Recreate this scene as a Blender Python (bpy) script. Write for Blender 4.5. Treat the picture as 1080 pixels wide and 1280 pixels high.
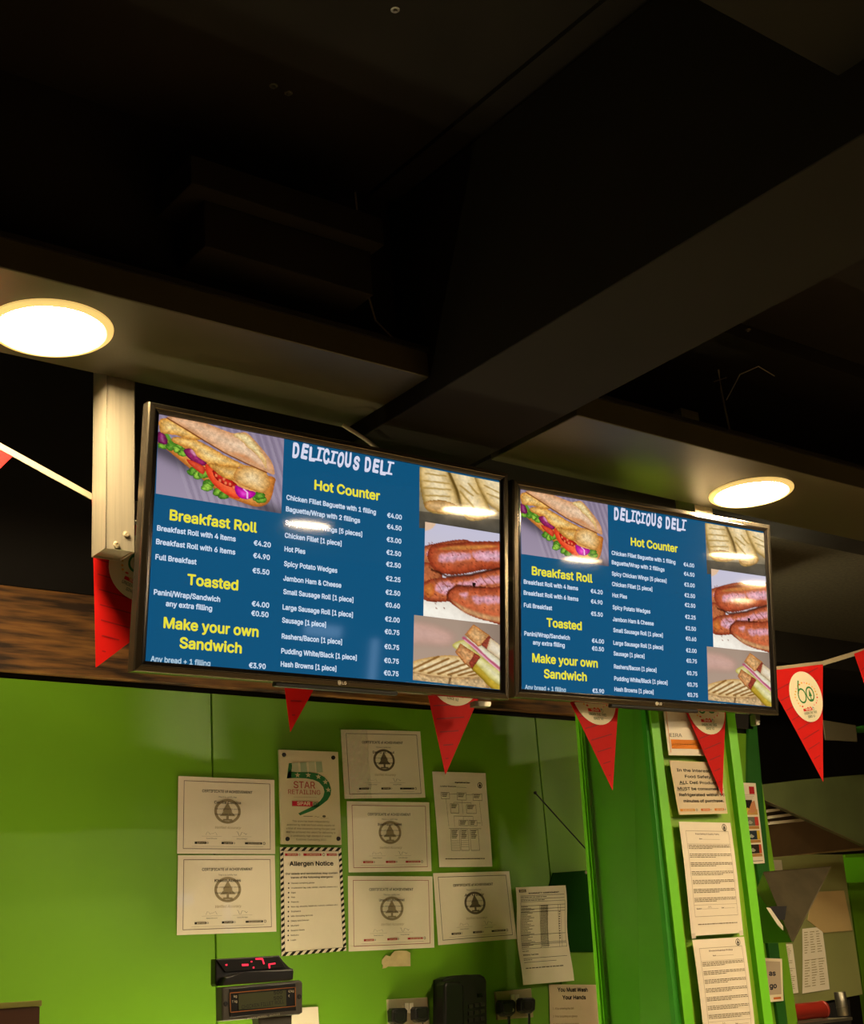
import bpy, bmesh, math, random
import numpy as np
from mathutils import Vector, Matrix
from mathutils.geometry import delaunay_2d_cdt
random.seed(7); RNG = np.random.default_rng(11)
for o in list(bpy.data.objects): bpy.data.objects.remove(o, do_unlink=True)
COL = bpy.context.scene.collection

# ------------------------------------------------------------------ camera
# origin = the photographer's phone; x runs along the green wall, y into it, z up; the floor is at z = -1.6
FOC = 1700.0; CX, CY = 540.0, 640.0
RM = np.array([[0.79353788, -0.60438797, -0.07080126],
               [0.14563912, 0.30159827, -0.94224611],
               [0.59083575, 0.73739655, 0.32735219]])      # rows: camera right, down, forward
cd = bpy.data.cameras.new('camera'); cam = bpy.data.objects.new('camera', cd); COL.objects.link(cam)
cd.sensor_fit = 'HORIZONTAL'; cd.sensor_width = 36.0; cd.lens = 36.0 * FOC / 1080.0
cd.clip_start = 0.05; cd.clip_end = 60
r, d, f = RM
cam.matrix_world = Matrix(((r[0], -d[0], -f[0], 0), (r[1], -d[1], -f[1], 0), (r[2], -d[2], -f[2], 0), (0, 0, 0, 1)))
bpy.context.scene.camera = cam

# ------------------------------------------------------------------ world, exposure
w = bpy.data.worlds.new('world'); bpy.context.scene.world = w; w.use_nodes = True
w.node_tree.nodes['Background'].inputs[0].default_value = (0.9, 0.8, 0.6, 1)
w.node_tree.nodes['Background'].inputs[1].default_value = 0.0
vs = bpy.context.scene.view_settings
vs.view_transform = 'Standard'; vs.look = 'None'; vs.gamma = 1.0; vs.use_curve_mapping = False; vs.exposure = 0.0
LAMP = 165.0                       # radiance of the ceiling panel lamps
LAMP_COL = (1.0, 0.77, 0.47)
COUNTER_FILL = 120.0  # radiance of the tubes added below the frame
SHOP_LAMP = 330.0

# ------------------------------------------------------------------ helpers
def ray(x, y):
    return RM.T @ np.array([(x - CX) / FOC, (y - CY) / FOC, 1.0])
def ony(x, y, Y):                  # pixel -> point on the vertical plane y = Y
    v = ray(x, y); return v * (Y / v[1])
def onz(x, y, Z):
    v = ray(x, y); return v * (Z / v[2])
def lin(c):
    if isinstance(c, str):
        c = tuple(int(c[i:i+2], 16) / 255 for i in (0, 2, 4))
    return tuple(((v / 12.92) if v <= 0.04045 else ((v + 0.055) / 1.055) ** 2.4) for v in c)

MATS = {}
def mat(name, col, rough=0.5, metal=0.0, bump=0.0, bscale=40.0, var=0.0, vscale=6.0, spec=0.5, col2=None, stretch=None, coat=0.0):
    if name in MATS: return MATS[name]
    m = bpy.data.materials.new(name); m.use_nodes = True; nt = m.node_tree; b = nt.nodes['Principled BSDF']
    c = lin(col); b.inputs['Base Color'].default_value = (*c, 1)
    b.inputs['Roughness'].default_value = rough; b.inputs['Metallic'].default_value = metal
    b.inputs['Specular IOR Level'].default_value = spec; b.inputs['Coat Weight'].default_value = coat
    tc = nt.nodes.new('ShaderNodeTexCoord'); mp = nt.nodes.new('ShaderNodeMapping')
    nt.links.new(tc.outputs['Object'], mp.inputs[0])
    if stretch: mp.inputs['Scale'].default_value = stretch
    if var or col2:
        n = nt.nodes.new('ShaderNodeTexNoise'); n.inputs['Scale'].default_value = vscale; n.inputs['Detail'].default_value = 6
        nt.links.new(mp.outputs[0], n.inputs[0])
        cr = nt.nodes.new('ShaderNodeValToRGB'); nt.links.new(n.outputs[0], cr.inputs[0])
        a = lin(col2) if col2 else tuple(v * (1 - var) for v in c)
        cr.color_ramp.elements[0].color = (*a, 1); cr.color_ramp.elements[0].position = 0.35
        cr.color_ramp.elements[1].color = (*c, 1); cr.color_ramp.elements[1].position = 0.65
        nt.links.new(cr.outputs[0], b.inputs['Base Color'])
    if bump:
        n2 = nt.nodes.new('ShaderNodeTexNoise'); n2.inputs['Scale'].default_value = bscale; n2.inputs['Detail'].default_value = 4
        nt.links.new(mp.outputs[0], n2.inputs[0])
        bp = nt.nodes.new('ShaderNodeBump'); bp.inputs['Strength'].default_value = bump; bp.inputs['Distance'].default_value = 0.002
        nt.links.new(n2.outputs[0], bp.inputs['Height']); nt.links.new(bp.outputs[0], b.inputs['Normal'])
    MATS[name] = m; return m
def emis(name, col, s):
    m = bpy.data.materials.new(name); m.use_nodes = True; nt = m.node_tree; b = nt.nodes['Principled BSDF']
    b.inputs['Base Color'].default_value = (0, 0, 0, 1)
    b.inputs['Emission Color'].default_value = (*col, 1); b.inputs['Emission Strength'].default_value = s
    return m
def attr_mat(name, screen=False, rough=0.55, strength=1.0):
    m = bpy.data.materials.new(name); m.use_nodes = True; nt = m.node_tree; b = nt.nodes['Principled BSDF']
    a = nt.nodes.new('ShaderNodeAttribute'); a.attribute_name = 'Col'
    b.inputs['Roughness'].default_value = rough
    if screen:
        b.inputs['Base Color'].default_value = (0.004, 0.004, 0.004, 1)
        nt.links.new(a.outputs['Color'], b.inputs['Emission Color']); b.inputs['Emission Strength'].default_value = strength
        b.inputs['Specular IOR Level'].default_value = 0.28
    else:
        nt.links.new(a.outputs['Color'], b.inputs['Base Color'])
        b.inputs['Specular IOR Level'].default_value = 0.25
    return m
PRINT = attr_mat('printed_ink'); SCREEN = attr_mat('lit_screen', True, 0.045, 0.92)

def link(name, me, m=None, parent=None):
    o = bpy.data.objects.new(name, me); COL.objects.link(o)
    if m is not None and me is not None and not me.materials: me.materials.append(m)
    if parent is not None: o.parent = parent
    return o
def tag(o, label=None, cat=None, group=None, kind=None):
    if label: o['label'] = label
    if cat: o['category'] = cat
    if group: o['group'] = group
    if kind: o['kind'] = kind
    return o
def empty(name, loc=(0, 0, 0)):
    o = bpy.data.objects.new(name, None); COL.objects.link(o); o.location = loc; o.empty_display_size = 0.05
    return o
class MB:
    def __init__(s): s.bm = bmesh.new()
    def box(s, x0, x1, y0, y1, z0, z1, bev=0.0, seg=2, M=None):
        g = bmesh.ops.create_cube(s.bm, size=1.0); vs = g['verts']
        for v in vs: v.co = Vector(((x0 + x1) / 2 + v.co.x * (x1 - x0), (y0 + y1) / 2 + v.co.y * (y1 - y0), (z0 + z1) / 2 + v.co.z * (z1 - z0)))
        if bev:
            es = {e for v in vs for e in v.link_edges}
            r_ = bmesh.ops.bevel(s.bm, geom=list(es), offset=bev, segments=seg, affect='EDGES', profile=0.5); 
            vs = list({v for f_ in r_['faces'] for v in f_.verts} | {v for v in vs if v.is_valid})
        if M is not None:
            for v in vs: v.co = M @ v.co
        return s
    def prism(s, pts, ext, bev=0.0):          # polygon (3-D points) extruded by a vector
        a = [s.bm.verts.new(tuple(p)) for p in pts]; b = [s.bm.verts.new(tuple(np.array(p) + np.array(ext))) for p in pts]
        n = len(a); fs = [s.bm.faces.new(a), s.bm.faces.new(b[::-1])]
        for i in range(n): fs.append(s.bm.faces.new((a[i], b[i], b[(i+1) % n], a[(i+1) % n])))
        if bev:
            es = {e for f_ in fs[:1] for e in f_.edges}
            bmesh.ops.bevel(s.bm, geom=list(es), offset=bev, segments=3, affect='EDGES', profile=0.5)
        return s
    def rev(s, prof, c=(0, 0, 0), n=32, axis='z', close=True):   # revolve (radius, height)
        rings = []
        for (rr, h) in prof:
            ring = []
            for i in range(n):
                a = 2 * math.pi * i / n; x, y = rr * math.cos(a), rr * math.sin(a)
                p = (x, y, h) if axis == 'z' else ((x, h, y) if axis == 'y' else (h, x, y))
                ring.append(s.bm.verts.new((p[0] + c[0], p[1] + c[1], p[2] + c[2])))
            rings.append(ring)
        for a, b in zip(rings, rings[1:]):
            for i in range(n): s.bm.faces.new((a[i], a[(i+1) % n], b[(i+1) % n], b[i]))
        if close: s.bm.faces.new(rings[0][::-1]); s.bm.faces.new(rings[-1])
        return s
    def tube(s, pts, rad, n=8, flat=1.0):
        pts = [Vector(tuple(p)) for p in pts]; rings = []
        for i, p in enumerate(pts):
            t = (pts[min(i+1, len(pts)-1)] - pts[max(i-1, 0)]).normalized()
            u = t.cross(Vector((0, 0, 1)));  u = u if u.length > 1e-3 else Vector((1, 0, 0)); u.normalize(); v = t.cross(u)
            rings.append([s.bm.verts.new(p + u * (rad * flat * math.cos(2*math.pi*k/n)) + v * (rad * math.sin(2*math.pi*k/n))) for k in range(n)])
        for a, b in zip(rings, rings[1:]):
            for i in range(n): s.bm.faces.new((a[i], a[(i+1) % n], b[(i+1) % n], b[i]))
        s.bm.faces.new(rings[0][::-1]); s.bm.faces.new(rings[-1]); return s
    def out(s, name, m, parent=None, smooth=False):
        bmesh.ops.recalc_face_normals(s.bm, faces=s.bm.faces)
        me = bpy.data.meshes.new(name); s.bm.to_mesh(me); s.bm.free()
        if smooth:
            for p in me.polygons: p.use_smooth = True
            try: me.set_sharp_from_angle(angle=math.radians(35))
            except Exception: pass
        return link(name, me, m, parent)

# --- text as flat outlines
TXT = {}
import os
try:                               # the sans face that ships with Blender; its built-in default face otherwise
    FONT = bpy.data.fonts.load(os.path.join(bpy.utils.resource_path('LOCAL'), 'datafiles', 'fonts', 'Inter.woff2'))
except Exception: FONT = None
def text2d(s, bold=0.0):
    k = (s, bold)
    if k in TXT: return TXT[k]
    cu = bpy.data.curves.new('t', 'FONT'); cu.body = s; cu.size = 1.0; cu.resolution_u = 2; cu.fill_mode = 'NONE'
    if FONT: cu.font = FONT
    ob = bpy.data.objects.new('t', cu); me = ob.to_mesh()
    n = len(me.vertices); co = np.zeros(n * 3); me.vertices.foreach_get('co', co); co = co.reshape(-1, 3)[:, :2].copy()
    ed = [tuple(e.vertices) for e in me.edges]; ob.to_mesh_clear()
    bpy.data.objects.remove(ob); bpy.data.curves.remove(cu); fs = []
    if n:                          # fill the outlines: constrained triangles whose middle lies inside (non-zero winding)
        vv, _, tri, *_r = delaunay_2d_cdt([Vector(p) for p in co.tolist()], ed, [], 0, 1e-6)
        raw = co; co = np.array([tuple(v) for v in vv]); T_ = np.array([tuple(t) for t in tri if len(t) == 3]); mid = co[T_].mean(1)
        A_ = raw[[e[0] for e in ed]]; B_ = raw[[e[1] for e in ed]]; wn = np.zeros(len(mid), int)
        for (x0, y0), (x1, y1) in zip(A_, B_):
            cr_ = (y0 > mid[:, 1]) != (y1 > mid[:, 1])
            if not cr_.any(): continue
            xi = (x1 - x0) * (mid[:, 1] - y0) / ((y1 - y0) or 1e-12) + x0; hit = cr_ & (mid[:, 0] < xi); wn[hit] += 1
        fs = [tuple(int(i) for i in t) for t in T_[wn % 2 == 1]]; n = len(co)
    if bold and n:                 # heavier weight: a rim laid outside every outline
        cnt = {}
        for f_ in fs:
            ar = sum(co[p][0] * co[q][1] - co[q][0] * co[p][1] for p, q in zip(f_, f_[1:] + f_[:1])); g_ = f_ if ar > 0 else f_[::-1]
            for p, q in zip(g_, g_[1:] + g_[:1]): cnt.setdefault((min(p, q), max(p, q)), []).append((p, q))
        ex = []; ef = []
        for es in cnt.values():
            if len(es) != 1: continue
            p, q = co[es[0][0]], co[es[0][1]]; dd = q - p; L = float(np.hypot(*dd))
            if L < 1e-5: continue
            dd = dd / L; nn = np.array([dd[1], -dd[0]]) * bold * 1.2; e = dd * bold * .45; i0 = n + len(ex)
            ex += [p, q, q + e + nn, p - e + nn]; ef.append((i0, i0 + 3, i0 + 2, i0 + 1))
        if ex: co = np.concatenate([co, np.array(ex)]); fs = fs + ef
    if n == 0: co = np.zeros((0, 2))
    else: co[:, 0] -= co[:, 0].min()
    TXT[k] = (co, fs, (co[:, 0].max() if n else 0.0)); return TXT[k]
CAP = float(text2d('H')[0][:, 1].max())
print('cap height', CAP)
class Ink:
    """flat print: polygons with a colour each, laid in surface coordinates (metres or 0..1)"""
    def __init__(s): s.v = []; s.f = []; s.c = []
    def add(s, co, fs, col, layer=0):
        b = len(s.v); s.v += [(float(a), float(b_), layer) for a, b_ in co]
        s.f += [tuple(i + b for i in f_) for f_ in fs]; s.c += [lin(col)] * len(fs)
    def poly(s, pts, col, layer=0): s.add(pts, [tuple(range(len(pts)))], col, layer)
    def rect(s, x0, y0, x1, y1, col, layer=0, n=1):
        for i in range(n):
            a = x0 + (x1 - x0) * i / n; b = x0 + (x1 - x0) * (i + 1) / n
            s.poly([(a, y0), (b, y0), (b, y1), (a, y1)], col, layer)
    def frame(s, x0, y0, x1, y1, t, col, tv=None, n=8):
        tv = tv or t
        for i in range(n):
            a = x0 + (x1 - x0) * i / n; b = x0 + (x1 - x0) * (i+1) / n
            for yy in (y0, y1 - tv): s.poly([(a, yy), (b, yy), (b, yy + tv), (a, yy + tv)], col)
            a = y0 + (y1 - y0) * i / n; b = y0 + (y1 - y0) * (i+1) / n
            for xx in (x0, x1 - t): s.poly([(xx, a), (xx + t, a), (xx + t, b), (xx, b)], col)
    def ell(s, cx, cy, rx, ry, col, layer=0, n=28): s.poly([(cx + rx*math.cos(2*math.pi*i/n), cy + ry*math.sin(2*math.pi*i/n)) for i in range(n)], col, layer)
    def ring(s, cx, cy, rx, ry, t, col, layer=0, n=32):
        for i in range(n):
            a, b = 2*math.pi*i/n, 2*math.pi*(i+1)/n; k = t / rx; q = 1 - k
            s.poly([(cx+rx*math.cos(a), cy+ry*math.sin(a)), (cx+rx*math.cos(b), cy+ry*math.sin(b)), (cx+rx*q*math.cos(b), cy+ry*q*math.sin(b)), (cx+rx*q*math.cos(a), cy+ry*q*math.sin(a))], col, layer)
    def line(s, pts, t, col, asp=1.0, layer=0):
        for (x0, y0), (x1, y1) in zip(pts, pts[1:]):
            dx, dy = (x1 - x0), (y1 - y0) / asp; L = math.hypot(dx, dy) or 1; nx, ny = -dy / L * t / 2, dx / L * t / 2 * asp
            s.poly([(x0+nx, y0+ny), (x1+nx, y1+ny), (x1-nx, y1-ny), (x0-nx, y0-ny)], col, layer)
    def text(s, t, x, y, cap, col, w=None, al='l', bold=0.0, asp=1.0, layer=0, rot=0.0, shear=0.0):
        """x,y baseline start; cap = capital height; w = width to fit; asp = unit_v/unit_u correction"""
        co, fs, wd = text2d(t, bold)
        if not len(co): return
        sy = cap / CAP; sx = (w / wd) if w else sy / asp
        X = co[:, 0] * sx; Y = co[:, 1] * sy; X = X + shear * Y
        if rot: X, Y = X*math.cos(rot) - Y*math.sin(rot), X*math.sin(rot) + Y*math.cos(rot)
        W = wd * sx; ox = x - (W / 2 if al == 'c' else W if al == 'r' else 0)
        s.add(np.stack([X + ox, Y + y], 1), fs, col, layer)
    def greek(s, x0, x1, y, h, col, rnd=None, fill=1.0):         # a line of print too small to read
        rnd = rnd or random; x = x0; e = x0 + (x1 - x0) * fill
        while x < e - 0.003:
            L = min((x1 - x0) * rnd.uniform(0.03, 0.1), e - x); s.rect(x, y, x + L, y + h, col); x += L + (x1 - x0) * 0.012
    def out(s, name, fn, off, parent=None, m=None, step=0.00012):
        me = bpy.data.meshes.new(name)
        vv = [tuple(fn(a, b, off + l * step)) for a, b, l in s.v]
        me.from_pydata(vv, [], s.f)
        at = me.color_attributes.new('Col', 'FLOAT_COLOR', 'CORNER')
        arr = np.ones((len(me.loops), 4), dtype=np.float32); k = 0
        for f_, c in zip(s.f, s.c):
            arr[k:k+len(f_), :3] = c; k += len(f_)
        at.data.foreach_set('color', arr.ravel())
        return link(name, me, m or PRINT, parent)

def slab(name, fn, nu, nv, th, m, parent=None, smooth=True):      # closed thin sheet from a mapping fn(u,v,off)
    vs, fs = [], []
    for k, off in ((0, 0.0), (1, -th)):
        for j in range(nv + 1):
            for i in range(nu + 1): vs.append(tuple(fn(i / nu, j / nv, off)))
    N = (nu + 1) * (nv + 1); I = lambda i, j, k=0: k * N + j * (nu + 1) + i
    for j in range(nv):
        for i in range(nu):
            fs.append((I(i, j), I(i+1, j), I(i+1, j+1), I(i, j+1))); fs.append((I(i, j+1, 1), I(i+1, j+1, 1), I(i+1, j, 1), I(i, j, 1)))
    for i in range(nu):
        fs.append((I(i, 0, 1), I(i+1, 0, 1), I(i+1, 0), I(i, 0))); fs.append((I(i, nv), I(i+1, nv), I(i+1, nv, 1), I(i, nv, 1)))
    for j in range(nv):
        fs.append((I(0, j), I(0, j+1), I(0, j+1, 1), I(0, j, 1))); fs.append((I(nu, j, 1), I(nu, j+1, 1), I(nu, j+1), I(nu, j)))
    me = bpy.data.meshes.new(name); me.from_pydata(vs, [], fs)
    if smooth:
        for p in me.polygons: p.use_smooth = True
        try: me.set_sharp_from_angle(angle=math.radians(40))
        except Exception: pass
    return link(name, me, m, parent)

# ------------------------------------------------------------------ painted pictures for the menu screens
def vnoise(h, w_, sc, oct_=3, seed=0):
    rg = np.random.default_rng(seed); out = np.zeros((h, w_)); amp = 1.0; tot = 0
    for o_ in range(oct_):
        gh, gw = max(2, int(h / sc) + 2), max(2, int(w_ / sc) + 2); g = rg.random((gh, gw))
        yy = np.linspace(0, gh - 1.001, h); xx = np.linspace(0, gw - 1.001, w_); y0 = yy.astype(int); x0 = xx.astype(int)
        fy = (yy - y0)[:, None]; fx = (xx - x0)[None]; fy = fy*fy*(3-2*fy); fx = fx*fx*(3-2*fx)
        a = g[y0][:, x0]; b = g[y0][:, x0+1]; c = g[y0+1][:, x0]; d_ = g[y0+1][:, x0+1]
        out += amp * ((a*(1-fx)+b*fx)*(1-fy) + (c*(1-fx)+d_*fx)*fy); tot += amp; amp *= 0.55; sc = max(1.2, sc / 2.2)
    return out / tot
class Pic:
    def __init__(s, W, H, top, bot, seed=1):
        s.W, s.H = W, H; s.y, s.x = np.mgrid[0:H, 0:W]; s.u = (s.x + .5) / W; s.v = (s.y + .5) / H; s.seed = seed
        t, b = np.array(s.c(top)), np.array(s.c(bot)); s.a = t[None, None] * (1 - s.v[..., None]) + b[None, None] * s.v[..., None]
    def c(s, h): return [int(h[i:i+2], 16) / 255 for i in (0, 2, 4)]
    def noise(s, sc, st=(1, 1)):
        s.seed += 1; return vnoise(s.H, s.W, sc, 3, s.seed) - 0.5
    def tint(s, amp, sc): s.a = np.clip(s.a * (1 + amp * 2 * s.noise(sc))[..., None], 0, 1)
    def inside(s, pts, wob=0.0, smooth=True):
        P = np.array(pts, float)
        if smooth and len(P) > 3:
            q = []; n = len(P)
            for i in range(n):
                p0, p1, p2, p3 = P[i-1], P[i], P[(i+1) % n], P[(i+2) % n]
                for t in np.linspace(0, 1, 6, endpoint=False):
                    q.append(0.5*((2*p1)+(-p0+p2)*t+(2*p0-5*p1+4*p2-p3)*t*t+(-p0+3*p1-3*p2+p3)*t**3))
            P = np.array(q)
        u, v = s.u, s.v
        if wob: u = u + wob * 2 * s.noise(7); v = v + wob * 2 * s.noise(6)
        ins = np.zeros(u.shape, bool); dist = np.full(u.shape, 9.0)
        for (x0, y0), (x1, y1) in zip(P, np.roll(P, -1, 0)):
            c = ((y0 > v) != (y1 > v)); xi = (x1 - x0) * (v - y0) / ((y1 - y0) or 1e-9) + x0; ins ^= (c & (u < xi))
            dx, dy = x1 - x0, y1 - y0; L = dx*dx + dy*dy + 1e-12; t = np.clip(((u-x0)*dx+(v-y0)*dy)/L, 0, 1)
            dist = np.minimum(dist, np.hypot(u-x0-t*dx, v-y0-t*dy))
        return ins, dist
    def blob(s, pts, col, edge=None, hi=None, rim=0.05, amp=0.12, sc=6, wob=0.0, smooth=True, soft=0.0):
        """painted food: body colour, browner rim, lighter middle"""
        ins, dd = s.inside(pts, wob, smooth); k = np.clip(dd / rim, 0, 1)[..., None]
        c = np.array(s.c(col)); e = np.array(s.c(edge)) if edge else c * 0.7; h = np.array(s.c(hi)) if hi else c
        body = e * (1 - k) + c * k; k2 = np.clip((dd - rim) / (rim * 2.2), 0, 1)[..., None]; body = body * (1 - k2) + h * k2
        body = np.clip(body * (1 + amp * 2 * s.noise(sc) + amp * s.noise(2.5))[..., None], 0, 1)
        al = ins.astype(float) if not soft else ins * np.clip(dd / soft, 0, 1)
        s.a = s.a * (1 - al[..., None]) + body * al[..., None]
    def stroke(s, pts, wd, col, al=1.0, wob=0.0):
        u, v = s.u, s.v; dist = np.full(u.shape, 9.0)
        if wob: u = u + wob * 2 * s.noise(5); v = v + wob * 2 * s.noise(5)
        for (x0, y0), (x1, y1) in zip(pts, pts[1:]):
            dx, dy = x1 - x0, y1 - y0; L = dx*dx + dy*dy + 1e-12; t = np.clip(((u-x0)*dx+(v-y0)*dy)/L, 0, 1)
            dist = np.minimum(dist, np.hypot(u-x0-t*dx, v-y0-t*dy))
        k = (al * np.clip(1.6 - dist / wd, 0, 1))[..., None]; s.a = s.a * (1 - k) + np.array(s.c(col)) * k
    def mesh(s, name):
        W, H = s.W, s.H; vs = np.zeros(((H+1)*(W+1), 3)); jj, ii = np.mgrid[0:H+1, 0:W+1]
        vs[:, 0] = (ii / W).ravel(); vs[:, 1] = (jj / H).ravel()
        b = (jj[:-1, :-1] * (W+1) + ii[:-1, :-1]).ravel(); fs = np.stack([b, b + W + 1, b + W + 2, b + 1], 1)
        return vs, fs
def pic_mesh(name, pic, q):
    """q: four corners TL,TR,BR,BL in local 3-D; one face per picture element, colours per point so they blend"""
    W, H = pic.W - 1, pic.H - 1; q = [np.array(p) for p in q]; jj, ii = np.mgrid[0:H+1, 0:W+1]
    u = (ii / W).ravel()[:, None]; v = (jj / H).ravel()[:, None]
    vs = (q[0]*(1-u)+q[1]*u)*(1-v) + (q[3]*(1-u)+q[2]*u)*v
    b = (jj[:-1, :-1] * (W+1) + ii[:-1, :-1]).ravel(); fs = np.stack([b, b + W + 1, b + W + 2, b + 1], 1)
    me = bpy.data.meshes.new(name); me.vertices.add(len(vs)); me.vertices.foreach_set('co', vs.ravel())
    me.loops.add(fs.size); me.loops.foreach_set('vertex_index', fs.ravel()); me.polygons.add(len(fs))
    me.polygons.foreach_set('loop_start', np.arange(0, fs.size, 4)); me.update(calc_edges=True)
    at = me.color_attributes.new('Col', 'FLOAT_COLOR', 'POINT'); a = np.clip(pic.a, 0, 1)
    a = np.where(a <= 0.04045, a / 12.92, ((a + 0.055) / 1.055) ** 2.4).reshape(-1, 3)
    at.data.foreach_set('color', np.concatenate([a, np.ones((len(a), 1))], 1).astype(np.float32).ravel())
    me.materials.append(SCREEN); return me
def paint_baguette():
    p = Pic(236, 176, '8d7f96', 'a294a8', 3)
    S = lambda l: [((x - 45) / 990, (y - 38 - .207*(x - 57)) / (642 - 47*(x-45)/990)) for x, y in l]
    for i in range(60):
        u = (i * 0.618) % 1; p.stroke([(u, -.1), (u + .28, 1.1)], .004, '75697c' if i % 2 else 'b3a7b6', .4, .004)
    p.a *= (1 - .45*np.exp(-((p.v - (.42 + .62*p.u)) ** 2) / .012))[..., None] * np.ones(3)
    p.blob(S([(45, 270), (110, 320), (300, 480), (520, 660), (740, 755), (850, 778), (930, 740), (965, 620), (940, 540), (600, 500), (200, 250)]), 'd98a3c', 'a85f22', 'e8a55c', .04, .15)
    for k, (x, y) in enumerate([(90, 290), (150, 300), (200, 320), (240, 350), (320, 500), (360, 530), (400, 520), (440, 600), (430, 625), (520, 665), (560, 690), (830, 700), (860, 720), (850, 690)]):
        p.blob(S([(x-42, y-8), (x-8, y-40), (x+38, y-15), (x+44, y+16), (x+4, y+32), (x-30, y+24)]), ['6fa52e', '4d8423', '93c442'][k % 3], '33611a', 'b4d85a', .02, .3, 4, .012)
    p.blob(S([(48, 185), (95, 195), (120, 250), (110, 285), (48, 262)]), '7d1f58', '4f0f35', 'd9a3c6', .02, .2)
    p.stroke(S([(95, 180), (125, 230), (150, 290)]), .012, '5e9a2a', 1, .01)
    p.stroke(S([(140, 260), (190, 300), (240, 330)]), .012, '4d8423', 1, .01)
    p.blob(S([(240, 330), (300, 320), (400, 400), (420, 440), (380, 450), (290, 400)]), '8a1c55', '5c0f3a', 'b03a7c', .02, .2)
    p.blob(S([(285, 320), (320, 318), (350, 370), (330, 385), (290, 350)]), 'd88cb0', '8a1c55', 'f0c0d4', .02)
    p.blob(S([(270, 400), (350, 430), (410, 470), (400, 520), (360, 500), (290, 440)]), 'd8492c', 'b02a18', 'e56a44', .02)
    p.blob(S([(415, 440), (470, 470), (600, 570), (700, 640), (690, 715), (600, 690), (500, 620), (425, 520)]), 'f0502a', 'c8321c', 'ff7a4a', .03, .1)
    p.blob(S([(470, 490), (540, 520), (650, 590), (670, 630), (580, 610), (500, 560)]), 'b81c18', '8a1010', 'd83a2c', .02, .3, 4)
    for (x, y) in [(500, 530), (530, 570), (575, 590), (610, 600), (640, 625), (560, 560)]:
        p.blob(S([(x-10, y-12), (x+10, y-8), (x+9, y+12), (x-10, y+9)]), 'f08a5c', 'd8502c', None, .01)
    p.blob(S([(655, 610), (730, 640), (815, 665), (800, 700), (750, 720), (690, 705), (655, 660)]), 'c80aa0', '8a0a78', 'e85cd0', .02, .15)
    p.stroke(S([(720, 640), (750, 665), (752, 712)]), .006, 'f8c8f0', 1)
    # chicken pieces
    p.blob(S([(50, 120), (60, 80), (130, 78), (230, 130), (370, 235), (300, 240), (160, 205), (70, 190)]), 'e2ac58', 'bd7c30', 'f4d494', .03, .25, 5, .006)
    p.blob(S([(150, 235), (200, 222), (320, 240), (420, 290), (560, 370), (700, 440), (748, 455), (700, 470), (560, 455), (430, 430), (360, 390), (300, 320), (190, 275)]), 'e6b05c', 'c08034', 'f6d898', .03, .25, 5, .006)
    p.blob(S([(440, 440), (560, 450), (680, 480), (690, 560), (640, 570), (560, 550), (480, 490)]), 'dca24c', 'b47830', 'efca88', .03, .25, 5, .006)
    p.blob(S([(660, 480), (760, 455), (870, 490), (925, 560), (930, 620), (880, 672), (800, 650), (700, 610), (640, 560)]), 'dfae68', 'bd7e38', 'f2d4a0', .04, .2, 5, .006)
    # upper crust
    p.blob(S([(105, 68), (250, 62), (420, 118), (560, 175), (640, 195), (720, 190), (800, 260), (880, 350), (940, 430), (965, 525), (900, 505), (760, 450), (560, 350), (400, 250), (260, 160)]), 'e0b088', 'cc9060', 'ecccaa', .05, .16, 7)
    p.blob(S([(620, 205), (715, 195), (800, 270), (880, 390), (900, 480), (830, 390), (740, 310), (680, 250)]), 'e8cf94', 'd0a060', 'f4e2b4', .03, .2, 4, .008)
    p.blob(S([(560, 340), (700, 350), (800, 410), (850, 470), (700, 410)]), 'd08a58', 'c07a44', 'd8986a', .04, .15, 5, .008, soft=.05)
    p.stroke(S([(110, 70), (260, 165), (400, 255), (560, 352), (740, 440), (900, 510)]), .006, '6e3412', .9)
    return p
def paint_rolls():
    p = Pic(96, 76, 'b49b6a', '6e685c', 31); p.tint(.2, 12)
    p.a[:, :, :] *= (1 - .35 * (p.v > .72))[..., None]
    def roll(pts, lines, edge='8a6a2c'):
        p.blob(pts, 'd9b878', edge, 'eed9ac', .05, .14, 5)
        for l in lines: p.stroke(l, .012, 'a8843c', .8, .01)
    roll([(.0, .0), (.3, -.1), (.42, .2), (.5, .55), (.48, .66), (.3, .74), (.1, .7), (.04, .5), (.0, .2)], [[(.08, .1), (.32, .08)], [(.06, .22), (.36, .2)], [(.06, .34), (.38, .3)], [(.08, .46), (.36, .42)]])
    p.blob([(.08, .56), (.28, .5), (.46, .56), (.46, .66), (.28, .72), (.1, .68)], 'c89a5c', '94682c', 'd9b27c', .03, .2, 4)
    roll([(.34, -.1), (.7, -.1), (.76, .2), (.86, .5), (.88, .66), (.74, .78), (.58, .78), (.52, .6), (.44, .3)], [[(.5, .3), (.7, .6)], [(.5, .2), (.66, .34)], [(.6, .14), (.72, .3)]])
    p.blob([(.56, .64), (.72, .58), (.87, .6), (.84, .72), (.7, .77), (.58, .74)], 'd3a868', '94682c', 'e3c38c', .03, .2, 4)
    roll([(.68, -.1), (1.1, -.1), (1.1, .6), (.92, .52), (.8, .36)], [[(.8, .12), (.98, .2)], [(.84, .26), (1, .32)]])
    p.stroke([(.36, .0), (.46, .3), (.52, .62)], .014, '5c4416', .9)
    return p
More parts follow.
